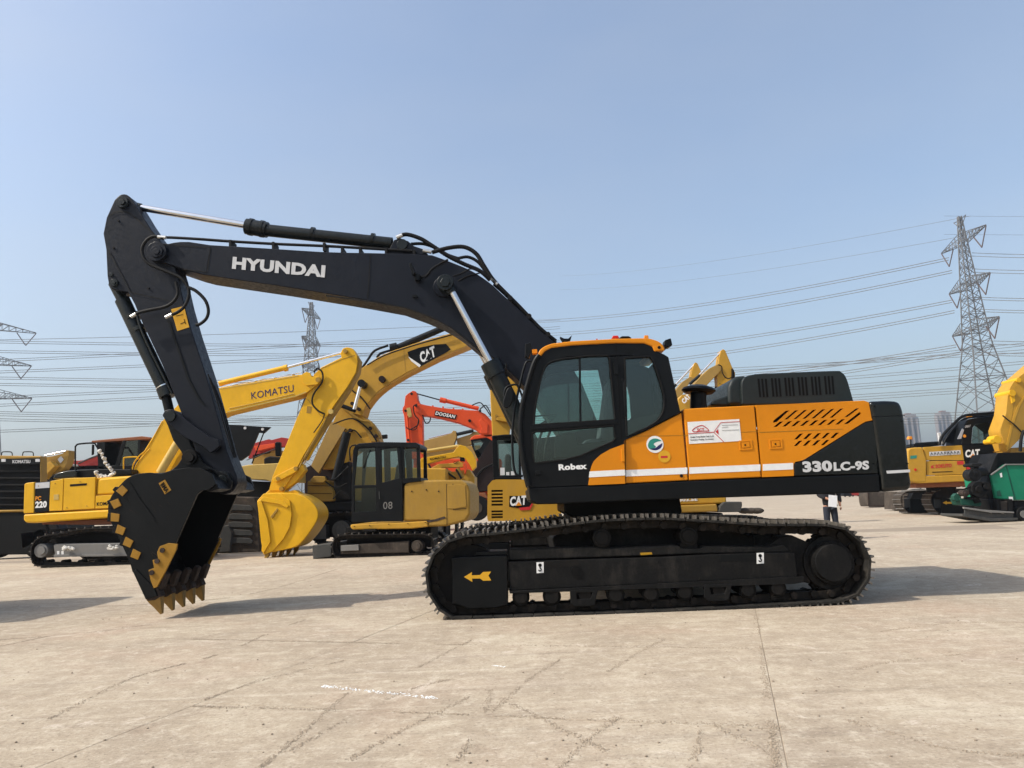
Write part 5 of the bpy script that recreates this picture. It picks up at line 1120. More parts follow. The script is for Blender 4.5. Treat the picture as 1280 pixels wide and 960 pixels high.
pr('rear_sill', 'black', X, UM, B2([(470, 492), (568, 488), (570, 506), (472, 520)]), 0.0, 1.0, 0.01)
pr('operator_seat', 'seat', X, UM, B2([(360, 640), (365, 560), (420, 550), (440, 420), (465, 420), (460, 640)]), 0.3, 0.75, 0.04)
text('08', 'lgrey', X, Frame(UM.Y-0.006, -4, 480), (479, 636.5), (490.5, 636), (479, 627.5), 0, 0.0)
line(Frame(UM.Y-0.006, -4, 480), B2([(345, 312), (350, 700)]), 0.8, 'chassis', X, 'door_seam')
line(Frame(UM.Y-0.006, -4, 480), B2([(206, 682), (470, 672)]), 0.8, 'chassis', X, 'door_seam')
hose('door_handle', 'grey', X, UM, B2([(350, 560), (352, 600)]), 0.5, -0.04, 5)
hose('grab_rail', 'black', X, UM, B2([(478, 480), (478, 400), (482, 360)]), 0.5, -0.06, 5)
pr('wiper', 'blackprint', X, UM, B2([(300, 345), (306, 345), (270, 440), (265, 440)]), -0.01, 0.0, 0)
pr('step', 'steel', X, UM, B2([(260, 760), (330, 757), (330, 768), (260, 771)]), -0.15, 0.1, 0.005)
for q_ in B2([(220, 742), (300, 738), (400, 732), (500, 728), (590, 722)]): B().disc(UM, q_, 0.6, -0.02, 0.01, 8).build('bolt', 'brown', X)
hose('mirror_arm', 'black', X, UM, B2([(230, 318), (205, 325), (196, 350), (200, 400)]), 0.9, -0.05, 6)

def copy_tree(o, parent=None):
    c = o.copy(); COL.objects.link(c)
    if parent is not None: c.parent = parent
    for ch in list(o.children): copy_tree(ch, c)
    return c
twin = copy_tree(X); twin.scale = (1.2, 1.2, 1.2); twin.location = Vector((-10.7, 10.6, 0)); twin['label'] = 'short-tailed amber excavator parked just outside the picture, its shadow reaching in at the left'
# --- red-orange excavator
F = Frame(36.0)
X = thing('excavator', base_of(F, 600, 1.2), 'red-orange excavator with DOOSAN on its raised boom, behind the small amber one', 'excavator')
ar = arm_piece(X, 'arm', 'red', F, D4([(40, 90), (60, 72), (95, 50), (118, 55), (128, 75), (132, 110), (152, 155), (168, 240), (174, 560), (62, 560), (48, 440), (30, 240), (18, 200), (20, 180), (32, 160)]), 0.6, d=0.1)
pr('sticker', 'pyellow', ar, Frame(F.Y+0.08), D4([(48, 180), (76, 176), (90, 245), (58, 252)]), 0, 0.01, 0)
bo = arm_piece(X, 'boom', 'red', F, D4([(112, 160), (150, 148), (200, 160), (330, 182), (500, 195), (590, 200), (640, 225), (690, 280), (760, 420), (700, 430), (600, 372), (562, 338), (440, 290), (290, 252), (160, 232), (118, 205)]), 0.8, d=0.0)
lp = pr('logo_plate', 'blackprint', bo, Frame(F.Y-0.02), D4([(266, 198), (428, 232), (414, 266), (256, 236)]), 0, 0.01, 0)
text('DOOSAN', 'white', lp, Frame(F.Y-0.03), *D4([(264, 230), (408, 258), (272, 205)]), 0, 0.03)
ac_ = rod('arm_cylinder', 'red', X, F, *D4([(300, 116), (590, 185)]), 2.6, 0.3, 16); rod('rod', 'steel', ac_, F, *D4([(125, 72), (300, 120)]), 0.8, 0.3, 10)
rod('gland', 'red', ac_, F, *D4([(300, 118), (345, 128)]), 3.4, 0.3, 14)
for pts in (D4([(130, 150), (100, 170), (110, 230), (140, 270), (130, 310), (80, 340)]), D4([(170, 230), (190, 290), (220, 285), (230, 250)]), D4([(540, 160), (600, 140), (640, 180), (680, 240)]), D4([(600, 190), (640, 160), (670, 200), (690, 250)])): hose('hose', 'hose', X, F, pts, 0.7, -0.1, 6)
for x, y in ((245, 172), (322, 180), (400, 190), (470, 196)): pr('pipe_clamp', 'red', bo, F, D4([(x-5, y-12), (x+5, y-12), (x+5, y+6), (x-5, y+6)]), 0.1, 0.3, 0)
B().disc(F, D4([(522, 275)])[0], 1.8, -0.1, 0.0, 12).build('pin', 'blackprint', bo)
pr('plate', 'red', bo, Frame(F.Y-0.05), D4([(590, 280), (610, 260), (660, 300), (655, 372), (600, 372), (610, 330)]), 0, 0.05, 0.02)
pr('cab_roof', 'red', X, F, D4([(522, 420), (535, 400), (560, 384), (690, 372), (700, 395), (600, 408)]), 0.0, 1.4, 0.04)
pr('cab', 'black', X, F, D4([(530, 412), (700, 398), (700, 600), (600, 600), (540, 470)]), 0.05, 1.3, 0.02, holes=[D4([(545, 430), (600, 420), (625, 440), (600, 480), (560, 500)])])
pr('window', 'dglass', X, F, D4([(545, 430), (600, 420), (625, 440), (600, 480), (560, 500)]), 0.1, 0.12, 0)
pr('body', 'red', X, F, D4([(100, 560), (760, 560), (760, 900), (100, 900)]), 0.3, 2.8, 0.05)

for q_ in D4([(85, 72), (118, 160), (40, 200), (60, 420), (600, 200)]): B().disc(F, q_, 1.6, -0.15, 0.0, 12).build('pin', 'brown', X)
hose('arm_pipe', 'hose', X, F, D4([(45, 320), (60, 335), (95, 345), (125, 330), (140, 260)]), 0.6, -0.1, 5)
hose('bucket_cylinder', 'red', X, F, D4([(52, 240), (60, 330), (72, 440)]), 1.6, 0.0, 5)
line(Frame(F.Y-0.02), D4([(180, 235), (440, 292), (560, 340)]), 0.5, 'dred', bo, 'weld_line')
# --- cluster of small yellow booms below it
F = Frame(30.0)
X = thing('excavator', base_of(F, 580, 0.8), 'small yellow excavator with KOMATSU on a low boom, below the red-orange boom', 'excavator')
bo = arm_piece(X, 'boom', 'kyellow', F, D4([(152, 570), (160, 556), (200, 548), (400, 512), (430, 470), (450, 455), (490, 466), (540, 510), (572, 570), (572, 620), (545, 650), (520, 600), (490, 560), (440, 545), (345, 562), (200, 600), (165, 590)]), 0.5)
text('KOMATSU', 'blackprint', bo, Frame(F.Y-0.02), *D4([(225, 572), (345, 553), (225, 557)]), 0, 0.03)
ac_ = rod('arm_cylinder', 'pyellow', X, F, *D4([(160, 510), (440, 466)]), 2.2, 0.15, 14)
arm_piece(X, 'arm', 'kyellow', F, D4([(150, 570), (190, 570), (215, 620), (212, 700), (170, 710), (150, 690)]), 0.4)
arm_piece(X, 'body', 'dyellow', F, D4([(150, 690), (560, 690), (560, 900), (150, 900)]), 2.0)
F = Frame(27.5)
X = thing('excavator', base_of(F, 575, 0.6), 'compact amber excavator with red-tipped short boom beside the dark brown plate', 'excavator')
bo = arm_piece(X, 'boom', 'cyellow', F, D4([(205, 660), (240, 625), (290, 600), (400, 592), (440, 580), (480, 590), (490, 620), (440, 625), (320, 628), (260, 650), (225, 700)]), 0.3)
text('CAT', 'blackprint', bo, Frame(F.Y-0.02), *D4([(402, 598), (440, 596), (402, 580)]), 0, 0.04)
for pts in (D4([(215, 600), (235, 650), (240, 700)]), D4([(280, 700), (300, 650), (360, 640)]), D4([(340, 650), (390, 690), (420, 710)]), D4([(420, 640), (450, 690), (460, 710)])): hose('hose', 'hose', X, F, pts, 1.2, -0.2, 6)
rod('lift_cylinder', 'cyellow', X, F, *D4([(330, 640), (420, 705)]), 1.6, -0.1, 10); rod('lift_cylinder', 'dyellow', X, F, *D4([(430, 630), (470, 705)]), 2.5, -0.1, 10)
pr('red_link', 'red', X, F, D4([(470, 600), (490, 590), (500, 640), (488, 680), (480, 650)]), -0.1, 0.1, 0.01)
pr('bracket', 'blackprint', X, F, D4([(448, 548), (480, 550), (486, 578), (450, 578)]), -0.05, 0.3, 0.02)
arm_piece(X, 'body', 'cyellow', F, D4([(240, 680), (520, 640), (560, 700), (560, 860), (240, 860)]), 1.5, d=0.1)
F = Frame(44.0)
X = thing('excavator', base_of(F, 560, 0.6), 'tan excavator with slim grey cylinder on its boom, tucked under the red-orange boom', 'excavator')
arm_piece(X, 'boom', 'gold', F, D4([(160, 430), (240, 410), (380, 375), (398, 350), (420, 352), (424, 400), (400, 462), (300, 480), (160, 500)]), 0.7)
arm_piece(X, 'arm', 'gold', F, D4([(424, 410), (520, 380), (560, 355), (600, 365), (540, 450), (500, 470), (430, 460)]), 0.6, d=0.3)
rod('arm_cylinder', 'cyl', X, F, *D4([(425, 378), (552, 350)]), 2.2, 0.2, 12); rod('rod', 'chrome', X, F, *D4([(215, 408), (400, 365)]), 0.9, 0.1, 10)
arm_piece(X, 'body', 'gold', F, D4([(150, 480), (600, 460), (600, 700), (150, 700)]), 2.0, d=0.2)

# --- dark brown machine with big tyre
F = Frame(G(600, 662).y)
X = thing('wheel_excavator', base_of(F, 610, 1.0), 'dark brown slab-sided machine with a big black tyre, between two amber tails', 'machine')
pr('side_guard', 'brown', X, F, D4([(520, 700), (560, 610), (640, 480), (690, 410), (702, 420), (702, 800), (560, 812), (530, 770)]), 0, 1.2, 0.03)
hose('fender_edge', 'steel', X, F, D4([(545, 800), (570, 710), (620, 640), (700, 600)]), 1.5, -0.02, 6)
b = B(); b.disc(F, D4([(575, 930)])[0], 15.5, -0.2, 0.4, 36); w_ = b.build('wheel', 'hose', X, 0.06)
b = B(); b.disc(F, D4([(575, 930)])[0], 7, -0.23, -0.2, 24); b.build('rim', 'mud', w_, 0.01)
for k in range(26):
    pass
pr('hose_panel', 'steel', X, F, D4([(490, 690), (540, 700), (545, 770), (500, 790)]), 0.2, 0.8, 0.05)
pr('fender', 'roofbrown', X, F, D4([(520, 820), (640, 815), (660, 860), (600, 850), (525, 850)]), -0.1, 0.5, 0.03)

# --- mini excavator, boom upright, behind the cab
F = Frame(14.2)
X = thing('mini_excavator', base_of(F, 650, 0.8), 'amber mini excavator with slatted tail and raised boom, half hidden behind the orange-roofed cab', 'excavator')
sl = [B2([(936, y), (995, y-1), (995, y+9), (936, y+10)]) for y in (553, 571, 589, 607, 625, 660, 676, 690)]
tl = pr('tail', 'cyellow', X, F, B2([(916, 532), (940, 503), (960, 498), (1120, 498), (1300, 498), (1300, 712), (920, 716), (914, 700)]), 0, 0.05, 0.0, holes=sl)
pr('tail_body', 'cyellow', X, F, B2([(918, 534), (942, 506), (1290, 500), (1290, 710), (922, 712)]), 0.1, 1.5, 0.05)
pr('tail_backing', 'brown', X, F, B2([(928, 545), (1000, 545), (1000, 700), (928, 702)]), 0.06, 0.09, 0)
text('CAT', 'white', tl, Frame(F.Y-0.012), *B2([(1032, 638), (1118, 630), (1034, 588)]), 0, 0.045)
pr('triangle_print', 'amberlamp', tl, Frame(F.Y-0.018), B2([(1062, 636), (1078, 614), (1094, 634)]), 0, 0.003, 0)
pr('logo_shade', 'blackprint', tl, Frame(F.Y-0.008), B2([(1028, 640), (1030, 584), (1120, 584), (1150, 622), (1136, 645), (1080, 648)]), 0, 0.003, 0)
pr('red_flash', 'redprint', tl, Frame(F.Y-0.012), B2([(1078, 646), (1134, 640), (1148, 620), (1152, 628), (1138, 656), (1088, 660)]), 0, 0.003, 0)
cb = pr('cab_side', 'black', X, F, D4([(690, 400), (720, 388), (905, 382), (910, 715), (700, 715)]), 0.05, 0.1, 0.01, holes=[D4([(730, 420), (890, 415), (892, 680), (745, 690), (735, 600)])])
pr('window', 'dglass', cb, F, D4([(730, 420), (890, 415), (892, 680), (745, 690), (735, 600)]), 0.07, 0.078, 0)
pr('cab_side', 'black', X, F, D4([(690, 400), (720, 388), (905, 382), (910, 715), (700, 715)]), 0.95, 1.0, 0, trace=0, holes=[D4([(730, 420), (890, 415), (892, 680), (745, 690), (735, 600)])])
pr('cab_roof', 'black', X, F, D4([(684, 402), (690, 388), (780, 378), (910, 376), (912, 396)]), 0.03, 1.0, 0.02)
pr('operator_seat', 'seat', X, F, D4([(780, 700), (785, 540), (800, 520), (830, 530), (835, 620), (850, 700)]), 0.3, 0.7, 0.04)
for q in ([(752, 628), (784, 628), (786, 682), (752, 684)], [(796, 660), (820, 660), (820, 684), (796, 684)], [(832, 655), (860, 655), (860, 684), (832, 684)]): pr('paper_sheet', 'lens', cb, F, D4(q), 0.055, 0.06, 0)
pr('cab_base', 'black', X, F, D4([(700, 700), (912, 700), (912, 722), (700, 722)]), 0.04, 1.0, 0.01)
BMi = Frame(F.Y+1.2)
pr('boom', 'cyellow', X, BMi, D4([(672, 0), (672, -200), (760, -330), (860, -360), (930, -300), (870, 200), (835, 250), (820, 388), (692, 390)]), 0, 0.35, 0.02)
pr('boom_bracket', 'cyellow', X, BMi, D4([(725, 255), (735, 248), (838, 262), (836, 290), (725, 272)]), -0.08, 0.0, 0.008)
B().disc(BMi, D4([(722, 238)])[0], 1.7, -0.05, 0, 12).build('bolt', 'dyellow', X); B().disc(BMi, D4([(722, 262)])[0], 1.7, -0.05, 0, 12).build('bolt', 'dyellow', X)
pr('boom_edge', 'dyellow', X, BMi, D4([(780, 200), (870, 200), (835, 250), (780, 245)]), -0.04, 0.0, 0.005)
ol = [(612, 668), (600, 662), (604, 654), (620, 652), (700, 650), (740, 654), (744, 664), (736, 670), (680, 672)]
ol = [(x, y+30) for x, y in ol]
exc_track(X, F, ol, 0.1, 0.4, 40, [(615, 686), (735, 684), (735, 695), (615, 697)], None, 'grey', 1.3)
pr('lower_body', 'steel', X, F, [(640, 648), (720, 648), (720, 690), (640, 690)], 0.4, 1.3, 0.03)

# --- low amber machine seen below the big excavator's sill
F = Frame(16.0)
X = thing('mini_excavator', base_of(F, 880, 0.8), 'low amber mini excavator marked 303.5E, seen between sill and tracks of the black excavator', 'excavator')
pr('tail', 'cyellow', X, F, A7([(180, -40), (430, -40), (434, 38), (200, 45)]), 0, 1.4, 0.04)
pr('deck', 'dyellow', X, F, A7([(185, 48), (385, 40), (392, 78), (190, 84)]), -0.1, 1.5, 0.03)
text('303.5E', 'white', X, Frame(F.Y-0.01), *A7([(195, 28), (288, 24), (195, 12)]), 0, 0.03)
pr('dozer_blade', 'grey', X, F, A7([(420, 30), (510, 28), (512, 45), (505, 80), (392, 82), (400, 50)]), -0.1, 0.9, 0.02)
for x in (525, 555, 585): B().ball(F(*A7([(x, 74)])[0], 0.1), 0.11, (1.4, 1, 0.6)).build('rubble_lump', 'mud', X, smooth=True)
pr('track_base', 'steel', X, F, A7([(150, 82), (420, 84), (410, 200), (150, 200)]), 0.1, 1.3, 0.05)

# --- two amber booms behind the hood
def folded(label, Y, pts_arm, pts_boom, rodp, cyl, scale):
    F = Frame(Y); X = thing('excavator', base_of(F, pts_arm[0][0], 0.5), label, 'excavator', 'amber excavators with folded booms behind the engine hood')
    arm_piece(X, 'boom', 'gold', F, pts_boom, 0.6); ao = arm_piece(X, 'arm', 'cyellow', F, pts_arm, 0.45, d=0.08)
    r = rod('arm_cylinder', 'cyl', X, F, *cyl, 1.9*scale, 0.2, 12); rod('rod', 'chrome', r, F, *rodp, 1.2*scale, 0.2, 10)
    return F, X
F, X = folded('amber excavator with the taller folded arm behind the charcoal engine hood', 28, B7([(590, 330), (600, 240), (620, 160), (645, 142), (668, 155), (700, 230), (745, 340), (778, 400), (778, 460), (735, 470), (700, 500), (688, 900), (580, 900), (590, 560), (578, 440)]),
      B7([(330, 520), (410, 430), (500, 350), (590, 305), (625, 340), (620, 380), (480, 525), (300, 720), (200, 900), (100, 900)]), B7([(385, 425), (630, 165)]), B7([(280, 525), (390, 428)]), 1)
hose('hose', 'hose', X, F, B7([(590, 312), (630, 335), (635, 390), (660, 440), (700, 465), (750, 445)]), 0.7, -0.1, 6)
pr('hose_cover', 'blackprint', X, F, B7([(745, 350), (765, 370), (778, 455), (745, 465)]), -0.05, 0.3, 0.02)
line(Frame(27.9), B7([(600, 520), (650, 530), (690, 530)]), 0.5, 'brown', X, 'seam')
F, X = folded('amber excavator with the shorter folded arm, next to the cab rear corner', 32, B7([(295, 430), (310, 350), (330, 300), (345, 285), (368, 300), (405, 385), (420, 440), (380, 520), (300, 500)]),
      B7([(120, 600), (200, 500), (290, 440), (330, 470), (260, 540), (200, 640), (170, 900), (60, 900)]), B7([(130, 525), (335, 305)]), B7([(60, 600), (130, 530)]), 1)
pr('mount', 'cyellow', X, Frame(26.5), B7([(155, 690), (200, 640), (290, 640), (290, 900), (160, 900)]), 0, 0.5, 0.02)
text('CAT', 'white', X, Frame(26.45), *B7([(220, 745), (295, 670), (185, 700)]), 0, 0.06)
F = Frame(24.0)
X = thing('excavator', base_of(F, 895, 0.5), 'excavator whose small amber post shows just left of the charcoal hood', 'excavator')
pr('post', 'cyellow', X, F, B7([(548, 660), (555, 600), (565, 580), (595, 590), (605, 660), (605, 1000), (545, 1000)]), 0, 0.3, 0.02)
pr('beacon', 'blackprint', X, F, B7([(556, 578), (560, 550), (575, 550), (578, 580)]), 0.1, 0.2, 0.01)

# --- right: big amber and black excavator
YR = G(1179, 643).y
F = Frame(YR-1.0)
X = thing('excavator', base_of(F, 1180, 1.5), 'amber excavator with black front panel and rounded cab guard, beyond the counterweight at right', 'excavator')
pr('counterweight', 'cyellow', X, F, sm(B3([(505, 340), (520, 322), (560, 316)]), 2) + B3([(605, 315), (632, 400), (632, 550), (560, 552), (505, 540)]), -0.05, 2.9, 0.06, seg=3)
d_ = pr('engine_door', 'cyellow', X, F, B3([(610, 315), (700, 308), (868, 302), (882, 402), (628, 402)]), 0, 0.1, 0.02)
d2 = pr('engine_door', 'cyellow', X, F, B3([(630, 407), (884, 405), (905, 495), (635, 503)]), 0, 0.1, 0.02)
pr('sill', 'cyellow', X, F, B3([(560, 510), (630, 506), (920, 496), (935, 540), (600, 556), (560, 552)]), -0.04, 2.9, 0.04)
fp = pr('front_panel', 'black', X, F, B3([(872, 302), (1150, 295), (1170, 350), (1200, 500), (1190, 560), (940, 520), (888, 405)]), -0.02, 2.8, 0.03)
text('CAT', 'white', fp, Frame(F.Y-0.035), *B3([(888, 384), (984, 378), (890, 332)]), 0, 0.045)
pr('triangle_print', 'amberlamp', fp, Frame(F.Y-0.045), B3([(918, 384), (940, 358), (965, 380)]), 0, 0.003, 0)
text('323', 'white', fp, Frame(F.Y-0.035), *B3([(985, 480), (1045, 472), (988, 452)]), 0, 0.05)
pr('red_flash', 'redprint', fp, Frame(F.Y-0.035), B3([(895, 440), (925, 455), (920, 475), (900, 470)]), 0, 0.003, 0)
text('SOKUTO', 'redprint', d2, Frame(F.Y-0.01), *B3([(690, 455), (798, 448), (690, 430)]), 0, 0.04)
pr('logo_mark', 'redprint', d2, Frame(F.Y-0.01), B3([(660, 440), (684, 430), (672, 443), (684, 452), (660, 455)]), 0, 0.003, 0)
line(Frame(F.Y-0.01), B3([(668, 482), (805, 476)]), 0.9, 'brown', d2)
pr('character_banner', 'silver', d_, Frame(F.Y-0.01), B3([(648, 346), (856, 334), (858, 362), (650, 374)]), 0, 0.003, 0)
for k in range(9): line(Frame(F.Y-0.016), B3([(658+k*22, 370-k*1.2), (664+k*22, 350-k*1.2), (672+k*22, 366-k*1.2)]), 0.7, 'brown', d_)
pr('flag_sticker', 'redprint', d2, Frame(F.Y-0.012), B3([(833, 408), (876, 405), (878, 430), (835, 432)]), 0, 0.003, 0)
pr('green_sticker', 'greenprint', X, Frame(F.Y-0.06), B3([(522, 372), (565, 368), (565, 388), (522, 392)]), 0, 0.003, 0)
B().disc(Frame(F.Y-0.07), B3([(557, 464)])[0], 1.6, 0, 0.02, 12).build('reflector', 'redlamp', X)
pr('hood', 'black', X, F, B3([(540, 312), (545, 292), (600, 285), (720, 280), (730, 302), (610, 314)]), 0.4, 2.6, 0.03)
pr('hood_rail', 'steel', X, F, B3([(560, 285), (710, 275), (712, 288), (560, 298)]), 0.5, 0.6, 0.01)
pr('beacon', 'amberlamp', X, F, B3([(512, 262), (516, 242), (534, 242), (538, 262)]), 0.4, 0.6, 0.01); rod('beacon_post', 'blackprint', X, F, *B3([(525, 320), (525, 262)]), 0.8, 0.5, 8)
# cab with guards
pr('cab', 'black', X, F, B3([(860, 300), (885, 160), (900, 135), (940, 122), (1120, 100), (1150, 110), (1150, 296)]), 0.0, 1.2, 0.03, holes=[B3([(930, 290), (940, 185), (960, 160), (1050, 148), (1075, 165), (1120, 200), (1125, 280)])])
pr('window', 'dglass', X, F, B3([(930, 290), (940, 185), (960, 160), (1050, 148), (1075, 165), (1120, 200), (1125, 280)]), 0.05, 0.06, 0)
pr('cab_frame', 'silver', X, Frame(F.Y-0.01), B3([(838, 260), (870, 190), (880, 200), (862, 258)]), 0, 0.05, 0)
text('GREAT', 'silver', X, Frame(F.Y-0.02), *B3([(885, 186), (922, 180), (888, 170)]), 0, 0.03)
B().disc(Frame(F.Y-0.02), B3([(884, 240)])[0], 2, 0, 0.01, 12).build('orange_decal', 'amberlamp', X).scale = (1, 1, 1)
hose('roll_guard', 'black', X, F, B3([(715, 300), (735, 240), (800, 170), (870, 110), (960, 95), (1060, 88), (1150, 78)]), 1.8, -0.1, 8)
hose('roll_guard', 'black', X, F, B3([(740, 300), (780, 230), (850, 150), (900, 120), (1000, 108), (1140, 100)]), 1.5, 0.6, 8)
pr('guard_panel', 'black', X, F, B3([(735, 280), (780, 210), (850, 150), (880, 135), (850, 230), (835, 280)]), 0.6, 1.0, 0.02)
pr('step', 'silver', X, F, B3([(708, 218), (726, 215), (738, 290), (718, 296)]), 0.2, 0.3, 0.01)
pr('beacon', 'amberlamp', X, F, B3([(910, 112), (914, 95), (932, 95), (936, 112)]), 0.3, 0.5, 0.01)
pr('under_deck', 'roofbrown', X, F, B3([(560, 555), (940, 535), (940, 575), (560, 585)]), 0.2, 2.6, 0.03)
B().cylinder((*base_of(F, 1175, 1.5)[:2], 0.7), (*base_of(F, 1175, 1.5)[:2], 1.2), 0.6, 28).build('slewing_ring', 'steel', X)
TFr = Frame(F.Y-0.5, 0)
for cx, dd in ((1140, 2.6), (1160, 0.6)): pass
ol = B3([(720, 762), (690, 740), (660, 690), (655, 650), (680, 615), (720, 600), (900, 595), (1150, 600), (1180, 650), (1170, 720), (1120, 762), (900, 768)])
exc_track(X, Frame(YR), ol, 0, 0.75, 50, B3([(725, 655), (840, 655), (1120, 655), (1120, 745), (730, 760)]), None, 'black', 2.6, 'mud')
ol2 = [(x-19, y-4) for x, y in ol]
pr('arrow_print', 'sticker', X, Frame(YR+0.04), B3([(738, 685), (765, 672), (765, 680), (815, 678), (815, 690), (765, 692), (765, 698)]), 0.0, 0.01, 0)
# --- muddy track stack and bucket beyond it
F = Frame(G(1135, 638).y)
X = thing('undercarriage', base_of(F, 1135, 0.8), 'mud-caked crawler undercarriage with thick shoes, left of the arrowed track', 'undercarriage')
for i, (x0, x1, dd) in enumerate(((432, 520, 0.0), (500, 590, -0.6))):
    b = B()
    for k in range(13):
        y = 612+k*9.5+i*2; b.prism(F, B3([(x0+4*(k % 2), y), (x1+4*(k % 2), y-2), (x1+4*(k % 2), y+5), (x0+4*(k % 2), y+7)]), dd, dd+0.5)
    b.prism(F, B3([(x0+8, 610), (x1-4, 608), (x1-4, 728+i*10), (x0+8, 730+i*10)]), dd+0.1, dd+1.6)
    o = b.build('track', 'mud', X); o['kind'] = 'stuff'
b = B(); b.disc(F, B3([(605, 670)])[0], 14, -1.0, -0.2, 36); b.build('sprocket', 'blackprint', X, 0.03)
F = Frame(G(1102, 634).y)
X = thing('spare_bucket', base_of(F, 1102, 0.8), 'wide rusty mud-stained bucket lying on the far concrete behind the counterweight', 'bucket')
bk = pr('shell', 'mud', X, F, sm(B3([(238, 615), (236, 650), (242, 690), (250, 710)]), 2) + B3([(428, 706), (430, 610)]), 0, 1.3, 0.06)
pr('edge', 'rust', X, F, B3([(246, 700), (430, 696), (430, 710), (250, 714)]), -0.05, 0.05, 0.01)
for x in (237, 372, 425): pr('rib', 'rust', X, F, B3([(x, 612), (x+8, 612), (x+12, 705), (x+4, 705)]), -0.04, 0.0, 0.01)
# far cars and debris
for i, (x, w, lab, mt) in enumerate(((105, 28, 'dark car parked at the far edge of the yard, just right of the standing person', 'blackprint'), (160, 34, 'low red car at the far edge of the yard beside the rusty bucket', 'dred'))):
    F = Frame(110.0+i*8)
    X = thing('parked_car', base_of(F, 1040+x/5.333, 1), lab, 'car', None)
    y0 = 640-i*2
    pr('car_body', mt, X, F, B3([(x-w, y0-12), (x-w+4, y0-20), (x-w*0.5, y0-22), (x+w*0.6, y0-22), (x+w, y0-14), (x+w, y0), (x-w, y0)]), 0, 1.7, 0.05)
    pr('car_cabin', 'dglass', X, F, B3([(x-w*0.55, y0-22), (x-w*0.3, y0-32), (x+w*0.3, y0-32), (x+w*0.55, y0-22)]), 0.1, 1.6, 0.05)
    for xx in (x-w*0.55, x+w*0.55): B().disc(F, B3([(xx, y0)])[0], 1.0, -0.02, 0.2, 14).build('wheel', 'hose', X)

# --- green machine
F = Frame(G(1239, 652).y)
X = thing('crushing_machine', base_of(F, 1240, 1.0), 'green hopper machine with belt pulleys on a steel skid at the right edge', 'machine')
hp_ = pr('hopper', 'green', X, F, B3([(1060, 500), (1160, 430), (1210, 425), (1420, 430), (1420, 665), (1200, 668), (1090, 655)]), 0, 1.6, 0.02)
line(Frame(F.Y-0.012), B3([(1160, 432), (1222, 665)]), 1.2, 'dgreen', hp_, 'fold_line')
pr('hopper_face', 'green', hp_, Frame(F.Y-0.004, 0), B3([(1064, 505), (1158, 436), (1216, 662), (1094, 650)]), -0.003, 0.0, 0)
pr('rim', 'lgrey', hp_, F, B3([(1060, 496), (1160, 426), (1420, 424), (1420, 432), (1162, 434), (1066, 503)]), -0.05, 0.02, 0.01)
pr('plate_print', 'dgreen', hp_, Frame(F.Y-0.02), B3([(1098, 610), (1118, 600), (1130, 640), (1102, 640)]), 0, 0.003, 0)
pr('plate_print', 'white', hp_, Frame(F.Y-0.02), B3([(1118, 490), (1132, 484), (1136, 514), (1124, 516)]), 0, 0.003, 0)
pr('plate_print', 'white', hp_, Frame(F.Y-0.02), B3([(1178, 645), (1205, 645), (1208, 668), (1182, 668)]), 0, 0.003, 0)
pr('feed_chute', 'blackprint', X, F, B3([(1085, 400), (1105, 352), (1420, 345), (1420, 420), (1160, 426), (1100, 470)]), 0.2, 1.7, 0.02)
pr('side_chute', 'chassis', X, F, B3([(1020, 600), (1040, 500), (1090, 375), (1105, 352), (1100, 470), (1060, 500), (1090, 655), (1060, 690)]), 0.1, 1.0, 0.02)
for c, r, m_ in (((985, 595), 9.5, 'steel'), ((895, 620), 4.0, 'rust'), ((1030, 580), 6.5, 'steel')):
    b = B(); b.disc(F, B3([c])[0], r, -0.35, -0.05, 30); b.disc(F, B3([c])[0], r*0.45, -0.42, -0.35, 16); b.build('pulley', m_, X, 0.015)
hose('drive_belt', 'hose', X, F, B3([(870, 600), (930, 575), (985, 548)]), 1.2, -0.25, 6); hose('drive_belt', 'hose', X, F, B3([(900, 650), (950, 655), (990, 645)]), 1.2, -0.25, 6)
b = B(); b.cylinder(F(*B3([(925, 490)])[0], -0.1), F(*B3([(1020, 478)])[0], 0.1), F.m(5.5), 24); b.disc(F, B3([(955, 500)])[0], 7.5, -0.2, 0.2, 28); b.build('blower', 'chassis', X, 0.02)
pr('blower_cap', 'chassis', X, F, B3([(925, 435), (935, 422), (995, 420), (1005, 432), (990, 442), (935, 445)]), -0.2, 0.3, 0.03); rod('blower_neck', 'chassis', X, F, *B3([(962, 440), (960, 475)]), 3.0, 0.0, 14)
pr('motor', 'dgreen', X, F, B3([(812, 640), (830, 622), (858, 626), (864, 668), (830, 676), (816, 664)]), -0.05, 0.15, 0.01)
pr('motor_bed', 'dgreen', X, F, B3([(850, 655), (980, 670), (1000, 690), (990, 710), (870, 700)]), -0.1, 0.5, 0.02)
pr('tension_arm', 'steel', X, F, B3([(930, 640), (950, 560), (965, 560), (975, 650), (1000, 680), (960, 690)]), -0.2, -0.1, 0.01)
pr('skid_beam', 'lgrey', X, F, B3([(880, 712), (1000, 730), (1215, 745), (1215, 755), (1060, 752), (882, 725)]), -0.4, -0.3, 0.01)
pr('skid_beam', 'grey', X, F, B3([(868, 758), (1060, 790), (1240, 785), (1240, 800), (1060, 810), (868, 775)]), -0.4, 0.9, 0.01)
pr('skid_web', 'grey', X, F, B3([(885, 728), (1060, 755), (1210, 758), (1210, 786), (1062, 790), (885, 762)]), -0.33, -0.28, 0.004)
for x in (1110, 1190): pr('skid_post', 'chassis', X, F, B3([(x-10, 660), (x+14, 660), (x+20, 760), (x-6, 760)]), -0.2, 0.1, 0.01)
pr('engine', 'chassis', X, F, B3([(1040, 660), (1110, 665), (1110, 745), (1060, 742)]), 0.0, 0.9, 0.03)
